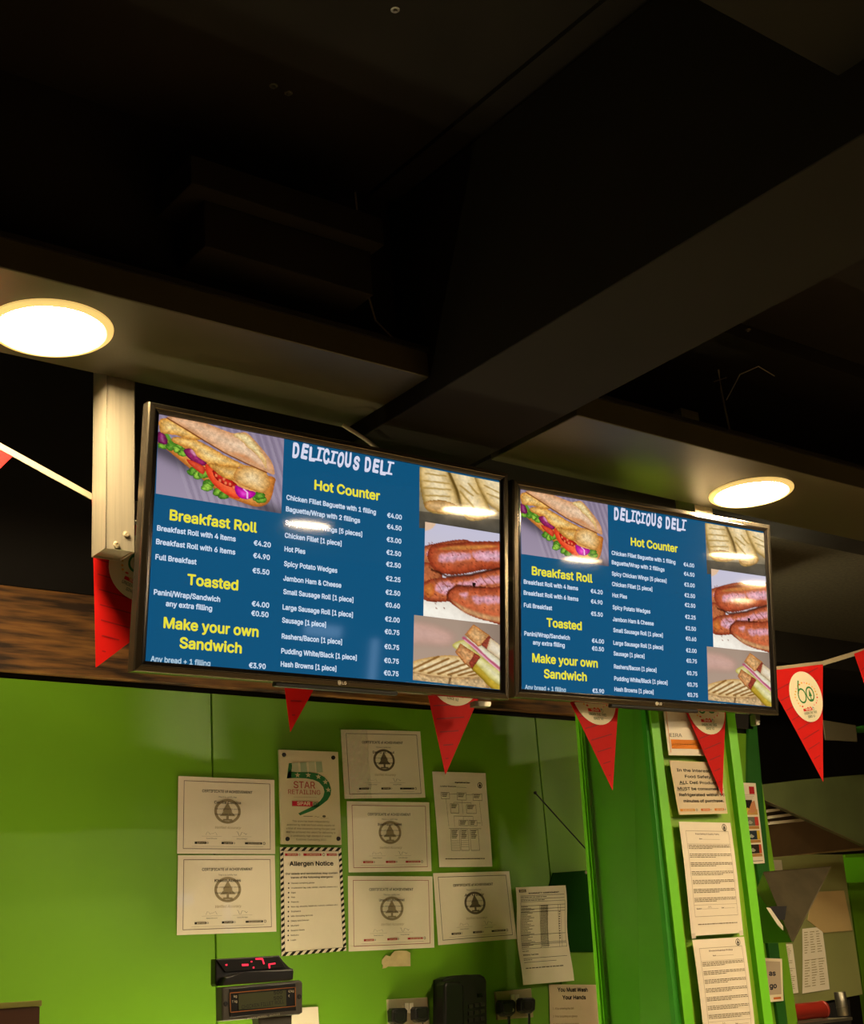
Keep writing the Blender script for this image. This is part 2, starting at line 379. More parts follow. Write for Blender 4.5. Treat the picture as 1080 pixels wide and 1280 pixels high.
def paint_sausages():
    p = Pic(110, 118, 'c9c6dc', 'dcd2cc', 51)
    p.blob([(-.1, -.1), (.16, -.1), (.1, .06), (-.1, .1)], 'e4c0a0', 'e4c0a0', amp=.03)
    p.blob([(-.1, .8), (.3, .78), (.6, .9), (1.1, .93), (1.1, 1.1), (-.1, 1.1)], 'efe6d8', 'e2d6c4', 'fff8ea', .05, .04)
    def saus(pts, hl, col='b5522f'):
        p.blob(pts, col, '7c2c18', 'cc7048', .05, .2, 5)
        for h in hl:
            p.blob(h, 'd995a0', 'cf8470', 'eccde0', .035, .22, 3, .02, soft=.025)
    saus([(-.05, .3), (.2, .2), (.5, .13), (.66, .16), (.68, .24), (.4, .3), (.1, .46), (-.05, .5)], [[(.02, .3), (.2, .22), (.45, .18), (.6, .2), (.3, .27), (.05, .38)]], 'c87848')
    saus([(-.05, .46), (.1, .44), (.22, .5), (.2, .62), (-.05, .66)], [], 'b8683c')
    saus([(-.02, .68), (.1, .6), (.3, .56), (.6, .5), (.86, .42), (1.1, .38), (1.1, .64), (.8, .72), (.4, .8), (.1, .84), (-.02, .8)], [[(.14, .64), (.3, .59), (.42, .62), (.34, .76), (.16, .74)], [(.42, .6), (.6, .54), (.8, .48), (1, .45), (1.02, .54), (.8, .6), (.6, .65), (.46, .68)]], 'c0643a')
    p.blob([(.0, .70), (.1, .64), (.14, .74), (.06, .8)], 'cc7838', 'b85c28', amp=.2)
    saus([(.04, .36), (.1, .24), (.3, .2), (.6, .14), (.9, .1), (1.1, .1), (1.1, .36), (.8, .42), (.5, .5), (.3, .53), (.14, .5), (.08, .44)], [[(.17, .33), (.36, .27), (.6, .25), (.62, .33), (.4, .4), (.2, .41)], [(.62, .25), (.9, .18), (1.05, .2), (1.05, .3), (.85, .34), (.66, .34)]], 'b04a28')
    p.blob([(.14, .28), (.3, .22), (.6, .17), (.9, .13), (1, .15), (.7, .22), (.3, .28)], 'd08a44', 'c07034', amp=.2, soft=.02)
    saus([(.3, .72), (.42, .64), (.65, .62), (.9, .6), (1.1, .58), (1.1, .96), (.85, .97), (.6, .93), (.42, .86), (.32, .8)], [[(.45, .71), (.55, .67), (.6, .72), (.52, .78)], [(.6, .72), (.8, .69), (1, .68), (1.05, .76), (.85, .8), (.66, .8)]], 'c05a34')
    p.blob([(.34, .78), (.6, .85), (.9, .89), (1.1, .88), (1.1, .97), (.8, .97), (.5, .91)], 'd09a68', 'b87a50', 'deb48c', .04, .2, 4, soft=.03)
    for i in range(90):
        x, y = RNG.random(), .2 + .7 * RNG.random(); p.stroke([(x, y), (x + .012, y + .004)], .005, '6a2412', .6)
    p.stroke([(.1, .5), (.3, .55), (.6, .5), (.85, .42), (1, .38)], .01, '3c1408', .8, .01); p.stroke([(.3, .8), (.32, .7), (.42, .63), (.8, .61)], .009, '4a180a', .7, .01)
    for l in ([(.14, .60), (.24, .72)], [(.2, .58), (.3, .66)], [(.72, .48), (.86, .6)], [(.8, .46), (.96, .58)], [(.64, .6), (.6, .66)], [(.52, .56), (.48, .64)]): p.stroke(l, .005, '8c4a34', .7, .01)
    p.blob([(.63, .58), (.67, .58), (.66, .62), (.63, .61)], '2a1812', '1c100c')
    return p
def paint_panini():
    p = Pic(116, 106, 'ab9482', 'b89e8c', 71)
    p.blob([(-.1, .1), (.2, .06), (.5, .2), (.45, .45), (.1, .5), (-.1, .5)], 'c8a090', 'b08c7c', 'd8b0a4', .1, .04, 14, soft=.12)
    p.a *= (1 - .3 * np.clip(p.u - .5, 0, 1))[..., None]
    # toasted half with grill lines, seen end on
    p.blob([(-.05, .76), (.1, .66), (.35, .57), (.58, .56), (.76, .66), (.9, .8), (.6, .88), (.4, .9), (.2, .9), (-.05, .86)], 'dcb87c', 'c09050', 'ecd4a4', .03, .14, 4)
    for k in range(8):
        x = -.06 + k * .115; p.stroke([(x, .88 - .006 * k), (x + .34, .60 + .014 * k)], .013, '7c4e1c', .85, .004)
    p.blob([(-.05, .84), (.2, .885), (.42, .88), (.6, .86), (.88, .80), (.86, 1.1), (-.05, 1.1)], 'b8905e', '8c6638', 'c8a878', .02, .3, 3, smooth=False)
    p.stroke([(.43, .87), (.40, 1.02)], .01, '5e4020', .8); p.stroke([(-.05, .85), (.2, .89), (.42, .885), (.86, .815)], .008, 'e0bc84', .8)
    # stacked half leaning across: crust, ham, cheese, crust
    p.blob([(.62, .6), (.8, .66), (1.05, .9), (1.1, 1.1), (.95, 1.05), (.78, .86), (.66, .72)], 'b8982c', '80640c', 'd0b440', .04, .12, 5)
    p.blob([(.44, .40), (.58, .30), (.68, .42), (.82, .56), (1.05, .76), (1.1, .98), (.9, .86), (.74, .68), (.56, .52)], 'd6cc84', 'b8a848', 'ece4b8', .03, .1, 5)
    p.blob([(.60, .26), (.66, .22), (.8, .38), (1.05, .6), (1.05, .74), (.84, .58), (.7, .42)], 'e4dcc0', 'cabc8c', 'f2ecdc', .03, .08, 5)
    p.stroke([(.57, .27), (.7, .38), (.84, .54), (1.05, .72)], .018, 'b8506c', .95, .005); p.stroke([(.58, .3), (.72, .43), (.88, .6), (1.05, .76)], .008, 'e8a8b8', .9, .004)
    p.blob([(.58, .22), (.68, .04), (.88, .19), (.80, .34), (.74, .38)], 'c68a50', '9c5c28', 'd8a870', .02, .28, 3, smooth=False)
    p.blob([(.86, .19), (.92, .24), (.84, .40), (.77, .34)], '9c4430', '7c2c1c', None, .02, .25, 3, smooth=False)
    p.blob([(.88, .22), (1.1, .40), (1.1, .62), (.84, .40)], 'e6d4b4', 'ccb084', 'f0e4cc', .03, .1, 4, smooth=False)
    p.blob([(.47, .50), (.53, .36), (.76, .52), (.66, .72), (.58, .66)], 'c2824c', '945424', 'd09a64', .02, .28, 3, smooth=False)
    p.blob([(.63, .64), (.70, .48), (.77, .53), (.67, .73)], '963c2a', '702416', None, .02, .25, 3, smooth=False)
    return p

# ------------------------------------------------------------------ materials
GREEN = '4fa312'
m_green = mat('green_laminate', '6ba01f', 0.34, var=0.06, vscale=3, spec=0.4)
m_green_edge = mat('green_paint', '70cc22', 0.4, bump=0.15, bscale=60)
m_green_face = mat('green_paint_face', '8dbb2c', 0.45, bump=0.2, bscale=30, var=0.1)
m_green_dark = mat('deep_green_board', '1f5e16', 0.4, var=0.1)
m_black = mat('black_ceiling_paint', '26221d', 0.85, spec=.12, bump=0.25, bscale=25, var=0.25, vscale=3)
m_soffit = mat('dark_olive_soffit_paint', '48412c', 0.42, bump=0.1, bscale=30, var=0.12, vscale=4)
m_beam = mat('dark_beam_paint', '201c15', 0.8, spec=.12, bump=0.1, bscale=30, var=0.12, vscale=4)
m_floor = mat('floor_tile', 'b5a283', 0.4, var=0.2, vscale=2)
m_wall = mat('shop_wall', '6a5a40', 0.7, var=0.2, vscale=2)
m_wood = mat('weathered_brown_wood', '96672f', 0.6, col2='33200f', vscale=5, stretch=(1.2, 1, 14), bump=0.4, bscale=20)
m_gap = mat('dark_gap', '0c0a08', 0.8)
m_alu = mat('brushed_aluminium', 'c9bfa4', 0.38, 0.55, bump=0.1, bscale=90, stretch=(30, 30, 1), var=0.12, vscale=5)
m_steel = mat('stainless_steel', 'a8a290', 0.3, 0.9, var=0.15, vscale=8)
m_bezel = mat('gloss_black_bezel', '15120f', 0.14, spec=0.7, coat=0.3)
m_rim = mat('smoked_chrome_rim', '7c7260', 0.2, 0.9)
m_shell = mat('matt_black_plastic', '0d0c0b', 0.5)
m_plastic = mat('black_plastic', '1b1917', 0.32)
m_grey = mat('dark_grey_plastic', '4a463e', 0.5)
m_white = mat('white_plastic', 'd8cfb8', 0.45)
m_paper = mat('white_paper', 'eee3cc', 0.6, bump=0.06, bscale=20, var=0.05)
m_lam = mat('laminated_paper', 'f0e5ce', 0.3, bump=0.1, bscale=14, var=0.05, coat=0.25)
m_plaque = mat('frosted_acrylic', 'd6cba8', 0.09, spec=0.6, var=0.05)
m_red = mat('red_card', 'c8140e', 0.6, spec=.15, var=0.06, vscale=9)
m_cream = mat('cream_card', 'e6dcbc', 0.5)
m_tape = mat('cream_tape', '9c9072', 0.6)
m_beige = mat('beige_cable', 'b8a88c', 0.5)

# ------------------------------------------------------------------ setting
H = 1.30                       # soffit height over the lens
YB = 3.30                      # green wall
ZW = 0.815                     # top of the green panels
floor = MB().box(-2.2, 10, -6.2, 6.4, -1.7, -1.6).out('floor', m_floor); tag(floor, 'pale tiled shop floor', 'floor', kind='structure')
def st(name, mb, m, label, cat): return tag(mb.out(name, m), label, cat, kind='structure')
# main ceiling: two boards with an open joint between them
ceil = st('ceiling', MB().box(-2.2, 10, -6.2, 6.4, 1.86, 1.95), m_black, 'black painted shop ceiling of large boards', 'ceiling')
MB().box(-2.2, 1.695, -6.2, 2.28, 1.80, 1.858).out('ceiling_board', m_black, ceil)
MB().box(1.712, 10, -6.2, 2.28, 1.806, 1.858).out('ceiling_board', m_black, ceil)
MB().box(1.76, 10, 2.34, 6.4, 1.80, 1.858).out('ceiling_board', m_black, ceil)
wb = st('wall_back', MB().box(-2.2, 4.13, YB + .012, YB + .12, -1.6, 1.80), m_gap, 'back wall of green laminate panels with weathered wood and black boarding above', 'wall')
xs = ony(266.5, 1000, YB)[0]; xs2 = ony(675, 930, YB)[0] - .01
for x0, x1 in ((-2.2, xs - .0022), (xs + .0022, xs2 - .0022), (xs2 + .0022, 4.12)):
    MB().box(x0, x1, YB, YB + .011, -1.6, ZW - .012, bev=.0012, seg=1).out('wall_panel', m_green, wb)
wd = MB().box(-2.2, 3.6, YB - .018, YB + .011, ZW + .004, ZW + .225, bev=.003).out('wood_board', m_wood, wb); tag(wd, 'mottled brown wood band above the green panels')
MB().box(-2.2, 4.1, YB - .012, YB + .011, ZW + .228, 1.80).box(3.603, 4.1, YB - .012, YB + .011, ZW + .004, ZW + .228).out('black_boarding', mat('matt_black_boarding', '14110e', 0.9, var=0.2), wb)
st('wall_left', MB().box(-2.3, -2.2, -6.2, 6.4, -1.6, 1.86), m_wall, 'left shop wall', 'wall')
st('wall_right', MB().box(10, 10.1, -6.2, 6.4, -1.6, 1.86), m_black, 'far right black kitchen wall', 'wall')
st('wall_rear', MB().box(-2.2, 10, 6.3, 6.4, -1.6, 1.86), m_black, 'black wall at the far back of the kitchen', 'wall')
st('wall_front', MB().box(-2.2, 10, -6.3, -6.2, -1.6, 1.86), m_wall, 'shop front wall', 'wall')
# fascia over the bulkhead, bulkheads and beam
st('trim_1', MB().box(-2.2, 1.765, 2.285, 2.34, 1.372, 1.858), m_black, 'black fascia board above the left bulkhead', 'trim')
xl = 1.777
b1 = st('trim_2', MB().box(-2.2, xl, 2.19, 2.525, H, 1.371, bev=.002, seg=1), m_soffit, 'dark olive bulkhead at left holding the round lamp', 'trim')
MB().box(-2.2, xl, 2.184, 2.19, 1.362, 1.374).out('edge_strip', m_black, b1)
xr = 2.236
b2 = st('trim_3', MB().box(xr, 7.5, 2.19, 2.525, H, 1.371, bev=.002, seg=1), m_soffit, 'dark olive bulkhead at right holding the round lamp', 'trim')
MB().box(xr, 7.5, 2.184, 2.19, 1.362, 1.374).out('edge_strip', m_black, b2)
st('trim_4', MB().box(1.778, 2.135, -6.1, 3.28, 1.256, 1.798, bev=.002, seg=1), m_beam, 'broad black ceiling beam crossing from front to back', 'trim')
st('trim_5', MB().box(-2.2, 1.774, -1.2, 1.045, 1.38, 1.798, bev=.002, seg=1), m_beam, 'dark dropped ceiling box at the top right corner of the photo', 'trim')
st('trim_6', MB().box(2.24, 7.5, -1.9, 1.18, H, 1.798, bev=.002, seg=1), m_soffit, 'dropped ceiling box over the shop floor right of the beam', 'trim')
# deep duct glimpsed above the left bulkhead
a = onz(135, 315, 1.6); 
dk = MB().box(a[0], a[0] + .48, 2.12, 2.27, 1.56, 1.63, bev=.003).box(a[0] + .05, a[0] + .47, 2.16, 2.27, 1.45, 1.56, bev=.003).out('cable_duct', m_black)
tag(dk, 'black boxed duct fixed high above the left bulkhead', 'duct')
wr = MB().tube([(1.662, 2.275, 1.795), (1.664, 2.27, 1.65), (1.668, 2.262, 1.53), (1.672, 2.24, 1.44), (1.69, 2.2, 1.38)], .0022, 6).out('hanging_wire', m_beige)
tag(wr, 'thin grey wire hanging down above the left bulkhead near the beam', 'wire')
wr = MB().tube([onz(898, 462, 1.79), onz(902, 490, 1.72), onz(907, 515, 1.62), onz(914, 545, 1.45)], .003, 6).tube([onz(908, 500, 1.7), onz(925, 468, 1.74), onz(948, 458, 1.78), onz(968, 470, 1.79)], .0018, 6).tube([onz(890, 478, 1.77), onz(908, 472, 1.76)], .002, 6).out('hanging_wire', m_beige)
tag(wr, 'frayed loose wire dangling from the black ceiling right of the beam', 'wire')
for i, (px, py, lab) in enumerate([(342, 107, 'left one of the pair of bolts in the black ceiling'), (360.5, 116, 'right one of the pair of bolts in the black ceiling'), (494, 12, 'lone bolt at the top edge of the black ceiling'), (935, 412, 'bolt in the black ceiling right of the beam')]):
    p = onz(px, py, 1.80 if i != 3 else 1.806)
    b = MB().rev([(.0035, -.006), (.0045, -.003), (.0045, -.0015), (.009, -.0012), (.009, .0)], tuple(p), 14).out('ceiling_bolt', m_steel, smooth=True)
    tag(b, 'small metal ' + lab, 'bolt', 'bolts in the black ceiling')
# kitchen ceiling bands beyond the right bulkhead
st('trim_7', MB().box(2.5, 9.9, 2.56, 2.95, 1.46, 1.798), m_black, 'black beam behind the right bulkhead', 'trim')
m_perf = mat('perforated_tile', '4a4434', 0.7, var=0.5, vscale=60)
st('trim_8', MB().box(3.0, 9.9, 2.96, 4.3, 1.60, 1.64), m_perf, 'grey speckled ceiling tiles beyond the right bulkhead', 'ceiling tiles')
st('trim_9', MB().box(3.0, 9.9, 4.35, 4.8, 1.45, 1.7), m_black, 'far black cross beam above the kitchen', 'trim')
# shop window far behind the camera, mirrored faintly in the left screen
wn = st('window_1', MB().box(6.2, 7.9, -6.19, -6.14, -.2, 1.15, bev=.01), m_shell, 'shop front window frame behind the photographer', 'window')
m_day = emis('daylit_glass', (0.45, 0.68, 1.0), 7.0)
MB().box(6.35, 6.75, -6.139, -6.13, .92, 1.03).out('window_pane', m_day, wn); MB().box(7.1, 7.18, -6.139, -6.13, .1, .95).out('window_pane', m_day, wn)

# ------------------------------------------------------------------ round ceiling lamps
m_lamp = emis('lamp_diffuser', LAMP_COL, LAMP)
m_lamp_shop = emis('shop_lamp_diffuser', LAMP_COL, SHOP_LAMP)
m_ring = mat('warm_white_lamp_ring', 'e8cf8c', 0.45)          # lamplight on the ring, painted in as its own glow
_b = m_ring.node_tree.nodes['Principled BSDF']; _b.inputs['Emission Color'].default_value = (1.0, .66, .20, 1); _b.inputs['Emission Strength'].default_value = .75
def downlight(x, y, label, zc=H, m=None, grp='round panel lamps in the bulkheads'):
    t = empty('ceiling_lamp', (x, y, zc)); tag(t, label, 'lamp', grp)
    MB().rev([(.124, 0), (.1235, -.004), (.118, -.0085), (.110, -.010), (.1015, -.0045), (.1005, .0)], n=64, close=False).out('lamp_ring', m_ring, t, True)
    MB().rev([(.1003, -.0022), (.1003, -.001)], n=64).out('lamp_diffuser', m or m_lamp, t)
downlight(.7344*H, 1.8242*H, 'round glowing ceiling lamp at the left edge, beside the metal post')
downlight(2.3864*H, 1.8207*H, 'round glowing ceiling lamp above the right menu screen')
for x, y, l_ in ((4.45, .93, 'lamp added out of the frame for general light, second of the row nearest the beam'), (3.07, .93, 'lamp mirrored over the pastry picture of the left screen'), (3.09, -.34, 'lamp mirrored over the third menu line of the left screen'),  # out-of-frame lamps added for general light; the others follow mirrored streaks
                 (4.48, -.20, 'lamp added out of the frame for general light, in the middle of the shop floor'), (5.70, -.20, 'lamp mirrored over the sausage picture of the right screen'), (6.87, -1.55, 'farthest lamp, mirrored beside the first menu lines of the right screen')):
    downlight(x, y, 'round ceiling ' + l_, m=m_lamp_shop)

# ------------------------------------------------------------------ menu screens
def tvbasis(yaw, t):
    X = np.array([math.cos(yaw), math.sin(yaw), 0]); n = np.array([-math.sin(yaw), math.cos(yaw), 0])
    U = np.array([0, 0, 1]) * math.cos(t) - n * math.sin(t); return X, U, np.cross(X, U)
TV = [(np.array([1.6641, 2.4184, .9133]), -.0228, .1345), (np.array([2.7346, 2.4745, .9459]), -.0557, .1401)]
def tvloc(k, px, py):
    C, yaw, t = TV[k]; X, U, N = tvbasis(yaw, t); dd = ray(px, py); P = dd * (C @ N / (dd @ N)) - C
    return P @ X, P @ U
# local frame of a screen: x right, y = -out of the glass (into the wall), z up along the glass
BLUE = '10557e'
def menu_ink():
    tt = Ink(); out = []
    def T(nm, s, a, b, cap, col, bold=0.0):
        ink = Ink(); out.append((nm, ink))
        (x0, y0), (x1, y1) = tvloc(0, *a), tvloc(0, *b); ink.text(s, x0, (y0 + y1) / 2, cap, col, w=x1 - x0, bold=bold, layer=1)
    Y, W = 'f0e63c', 'd3e2f4'
    H_ = .0212
    T('menu_heading', 'Breakfast Roll', (211.7, 649.7), (321.2, 665.5), H_, Y, .022); T('menu_heading', 'Toasted', (233.7, 730), (297.5, 738), H_, Y, .022)
    T('menu_heading', 'Make your own', (204, 785), (323, 795.5), H_, Y, .022); T('menu_heading', 'Sandwich', (224, 810), (302, 816), H_, Y, .022)
    T('menu_heading', 'Hot Counter', (392.7, 611.9), (474.8, 625.2), H_, Y, .022)
    c = .0106
    L = [('Breakfast Roll with 4 items', (196, 663), (294.5, 676.7)), ('Breakfast Roll with 6 items', (194.8, 679.7), (294, 693.4)), ('Full Breakfast', (194, 698.7), (245.5, 706)),
         ('Panini/Wrap/Sandwich', (192, 743.5), (275, 751.8)), ('any extra filling', (207, 757), (265, 764)), 
         ('€4.20', (316.8, 681.8), (338.4, 683.9)), ('€4.90', (316.2, 697.5), (337.2, 699.6)), ('€5.50', (315.3, 716.2), (336.6, 718.3)), ('€4.00', (314.4, 757.7), (336.4, 759.5)),
         ('€0.50', (313.8, 769.6), (335.5, 771.4)), ('€3.90', (310.8, 835), (332, 835.8)),
         ('Chicken Fillet Baguette with 1 filling', (357.8, 624.3), (469.8, 643)), ('Baguette/Wrap with 2 fillings', (357.2, 639.1), (450, 653.3)), ('Spicy Chicken Wings [5 pieces]', (356.3, 656.3), (452.6, 670.2)),
         ('Chicken Fillet [1 piece]', (355.7, 671.7), (426.8, 682.4)), ('Hot Pies', (355.4, 688.9), (381.5, 692.4)), ('Spicy Potato Wedges', (354.8, 707.3), (421.5, 716.1)), ('Jambon Ham & Cheese', (353.9, 725.3), (426.5, 734.8)),
         ('Small Sausage Roll [1 piece]', (353.9, 742.2), (441.6, 752.9)), ('Large Sausage Roll [1 piece]', (353, 761.5), (441, 771.6)), ('Sausage [1 piece]', (352.4, 777.8), (407.3, 784)), ('Rashers/Bacon [1 piece]', (351.9, 797.9), (427.4, 805.6)),
         ('Pudding White/Black [1 piece]', (351.3, 816.3), (445.8, 825.2)), ('Hash Browns [1 piece]', (350.7, 832.9), (420.3, 838.8))]
    for s, y0, y1 in (('€4.00', 646.8, 649.2), ('€4.50', 661, 663.1), ('€3.00', 677, 679.4), ('€2.50', 693.3, 695.1), ('€2.50', 707.9, 709.9), ('€2.25', 725.9, 727.4), ('€2.50', 743.1, 744.6), ('€0.60', 758.8, 760.3),
                      ('€2.00', 776.6, 778), ('€0.75', 792.3, 793.8), ('€0.75', 811, 812.4), ('€0.75', 828.1, 829.9), ('€0.75', 843.9, 845.3)):
        k = (y0 - 646.8) / 197; L.append((s, (483.7 - 4.1 * k, y0), (502.2 - 4.1 * k, y1)))
    for s, a, b in L: T('menu_price' if s[0] == '€' else 'menu_line', s, a, b, c, W, .022)
    T('menu_line', 'Any bread + 1 filling', (188, 826.8), (262.8, 832.2), c, 'b4cfe0', .02)
    # hand-lettered title
    (x0, y0), (x1, y1) = tvloc(0, 364.5, 570.3), tvloc(0, 490.3, 594.6); s = 'DELICIOUS DELI'; n = 0
    ws = [{' ': .55, 'I': .72}.get(ch, 1.0) for ch in s]; tot = sum(ws); x = x0
    rots = [.06, -.05, .05, -.02, .06, .0, -.05, .04, -.06, 0, .05, -.05, .03, -.03]
    for ch, wv, rt in zip(s, ws, rots):
        cw = (x1 - x0) * wv / tot; yy = y0 + (y1 - y0) * (x - x0) / (x1 - x0) + (.0015 if n % 2 else -.001); n += 1
        if ch == ' ': x += cw; continue
        cap = .0315 if n % 3 else .0295
        if ch == 'I':
            cx = x + cw * .45; tt.line([(cx - .1 * cap, yy), (cx + .1 * cap, yy + cap)], .0056, 'dfe0f4', layer=1)
            tt.line([(cx - .0105, yy + .002), (cx + .008, yy + .002)], .005, 'dfe0f4', layer=1); tt.line([(cx - .005, yy + cap - .002), (cx + .0135, yy + cap - .002)], .005, 'dfe0f4', layer=1)
        else: tt.text(ch, x + .0015, yy, cap, 'dfe0f4', w=cw * .8, bold=.035, rot=rt, shear=.10, layer=1)
        x += cw
    return [('menu_title', tt)] + out
def q3(k, pts, off): return [(tvloc(k, *p)[0], off, tvloc(k, *p)[1]) for p in pts]
fl = lambda a, b, off: (a, -off, b)
INK = menu_ink(); TVM = {}
PICS = [('baguette_photo', paint_baguette(), [(198.0, 515.5), (355, 547.5), (351.4, 642), (194.7, 617)], .0006),
        ('pastry_photo', paint_rolls(), [(524.3, 583.3), (626.6, 603.6), (625, 667), (523.8, 660)], .0006),
        ('sausage_photo', paint_sausages(), [(531.2, 652.3), (626.4, 667.6), (624.6, 781.6), (529, 769.9)], .0007),
        ('panini_photo', paint_panini(), [(517.4, 768.7), (625.4, 781.3), (624.2, 862), (515.8, 850)], .0008)]
AW, AH = .4600, .2600
def clampq(q): return [(max(-AW, min(AW, a)), b, max(-AH, min(AH, c))) for a, b, c in q]
for nm, pc, q, off in PICS: TVM[nm] = pic_mesh(nm, pc, clampq(q3(0, q, -off)))
def menu_screen(k, label):
    C, yaw, t = TV[k]; X, U, N = tvbasis(yaw, t)
    root = empty('menu_screen'); Yl = -N                      # local y points into the wall
    root.matrix_world = Matrix(((X[0], Yl[0], U[0], C[0]), (X[1], Yl[1], U[1], C[1]), (X[2], Yl[2], U[2], C[2]), (0, 0, 0, 1)))
    tag(root, label, 'screen', 'menu screens hung under the bulkhead')
    if 'frame' not in TVM:
        # moulded surround: a profile swept round the rectangle
        def surround(prof, x0=.485, z0=.2825, zc=.0):
            bm = bmesh.new(); rings = []
            for (dd, y) in prof:
                dx = dd; rings.append([bm.verts.new((sx * (x0 - dx), y, zc + sz * (z0 - dx * (.0235 / .026)))) for sx, sz in ((-1, -1), (1, -1), (1, 1), (-1, 1))])
            for a, b in zip(rings, rings[1:]):
                for i in range(4): bm.faces.new((a[i], a[(i+1) % 4], b[(i+1) % 4], b[i]))
            return bm
        b = MB(); b.bm.free(); b.bm = surround([(.0, .024), (.0, -.001), (.0012, -.004), (.0028, -.0056), (.013, -.0072), (.0145, -.0064)]); o = b.out('outer_rim', m_rim); TVM['rim'] = o.data; bpy.data.objects.remove(o)
        b = MB(); b.bm.free(); b.bm = surround([(.0145, -.0062), (.016, -.0068), (.022, -.0046), (.0248, -.0030), (.026, .0005)]); o = b.out('bezel', m_bezel); TVM['frame'] = o.data; bpy.data.objects.remove(o)
        o = MB().box(-.478, .478, .001, .026, -.276, .276, bev=.004).box(-.3, .3, .02, .05, -.15, .12, bev=.01).out('back_shell', m_shell); TVM['shell'] = o.data; bpy.data.objects.remove(o)
        i_ = Ink(); i_.rect(-.4612, -.2612, .4612, .2612, BLUE); o = i_.out('display', fl, 0.0, None, SCREEN); TVM['display'] = o.data; bpy.data.objects.remove(o)
        TVM['ink'] = []
        for nm, ik in INK:
            o = ik.out(nm, fl, .0003, None, SCREEN); TVM['ink'].append((nm, o.data)); bpy.data.objects.remove(o)
        i_ = Ink(); i_.ell(-.0125 + .012, -.2735, .0052, .0052, 'fff4e0'); i_.ring(-.0005, -.2735, .0044, .0044, .0009, '8a8278', 1); i_.rect(-.0012, -.2757, -.0004, -.2713, '8a8278', 1)
        i_.text('LG', .0065, -.2768, .0066, 'fff4e0', bold=.02); i_.rect(.026, -.2785, .0264, -.268, '77705f'); o = i_.out('badge', fl, .0080, None, PRINT); TVM['badge'] = o.data; bpy.data.objects.remove(o)
        o = MB().box(-.16, .16, -.004, .012, -.2915, -.2822, bev=.003).out('speaker_strip', m_shell); TVM['strip'] = o.data; bpy.data.objects.remove(o)
    link('back_shell', TVM['shell'], None, root); link('outer_rim', TVM['rim'], None, root); link('bezel', TVM['frame'], None, root); link('speaker_strip', TVM['strip'], None, root)
    dp = link('display', TVM['display'], None, root); tag(dp, 'glowing blue menu display')
    for nm, me in TVM['ink'] + [(p[0], TVM[p[0]]) for p in PICS]: link(nm, me, None, dp)
    link('badge', TVM['badge'], None, root)
    return root
TVR = []
TVR.append(menu_screen(0, 'left menu screen, the one next to the bare metal post'))
TVR.append(menu_screen(1, 'right menu screen, under the glowing lamp at right'))
bpy.context.view_layer.update()

# hanging posts
m_bolt = mat('zinc_bolt', 'bfb190', 0.35, 0.3)
def post(x0, x1, z0, label, bolts=True):
    t = empty('hanging_post', ((x0 + x1) / 2, 2.565, z0)); tag(t, label, 'post')
    xa, xb = -(x1 - x0) / 2, (x1 - x0) / 2
    b = MB(); ya, yb = -.036, .036; hh = 1.62 - z0; w_ = .003      # open box section
    b.box(xa, xb, ya, ya + w_, 0, hh, bev=.0008).box(xa, xb, yb - w_, yb, 0, hh, bev=.0008).box(xa, xa + w_, ya, yb, 0, hh, bev=.0008).box(xb - w_, xb, ya, yb, 0, hh, bev=.0008)
    b.box(xa + w_, xb - w_, ya + w_, yb - w_, .004, .008)
    b.out('post_tube', m_alu, t)
    if bolts:
        for (px, py) in ((158, 668), (145.5, 681)):
            p = ony(px, py, 2.529); MB().rev([(.0075, 0), (.0075, -.001), (.006, -.0035), (.003, -.0042), (.0028, -.003), (.001, -.003)][::-1], (p[0] - (x0 + x1) / 2, ya, p[2] - z0), 18, 'y').out('post_bolt', m_bolt, t, True)
    return t
xa = ony(133, 560, 2.529)[0]; xb = ony(169, 560, 2.529)[0]
post(xa, xb, ony(168, 690, 2.529)[2], 'bare aluminium hanging post left of the left menu screen')
xc = ony(869, 640, 2.529)[0]; xd = ony(891, 640, 2.529)[0]
p2 = post(xc, xd, .93, 'aluminium hanging post mostly hidden behind the right menu screen', False)
MB().box(-.03, .03, -.075, -.036, .05, .11, bev=.003).out('mounting_arm', m_steel, p2)
rail = MB().box(xb + .003, xc - .003, 2.545, 2.575, .985, 1.03, bev=.002).out('mounting_rail', m_steel); tag(rail, 'steel mounting rail running behind both menu screens', 'rail')
# brackets between rail and the screens
for x, l_ in ((1.45, 'behind the left half of the left menu screen'), (1.9, 'behind the right half of the left menu screen'), (2.62, 'behind the left half of the right menu screen')):
    b = MB().box(x - .02, x + .02, 2.53, 2.544, .96, 1.05, bev=.002).out('screen_bracket', m_steel); tag(b, 'steel bracket ' + l_, 'bracket', 'brackets behind the menu screens')
pa, pb = ony(603, 880, 2.56), ony(944, 901, 2.56)
b = MB().prism([ony(594, 876, 2.50), ony(613.5, 877, 2.50), ony(613.5, 883, 2.50), ony(594, 882.5, 2.50)], (0, .02, 0)).out('screen_clip', m_steel); b.parent = TVR[0]; b.matrix_parent_inverse = TVR[0].matrix_world.inverted()
b = MB().prism([ony(944, 893, 2.53), ony(950, 894, 2.53), ony(950, 906, 2.53), ony(945, 906, 2.53)], (0, .02, 0)).out('screen_clip', m_steel); b.parent = TVR[1]; b.matrix_parent_inverse = TVR[1].matrix_world.inverted()
cb = MB().tube([ony(428, 531, 2.44), ony(436, 536, 2.435), ony(446, 542, 2.425), ony(458, 550, 2.42), ony(472, 561, 2.43), ony(480, 575, 2.46)], .0048, 10).out('power_cable', m_beige, smooth=True); tag(cb, 'beige cable looping over the top of the left menu screen', 'cable')

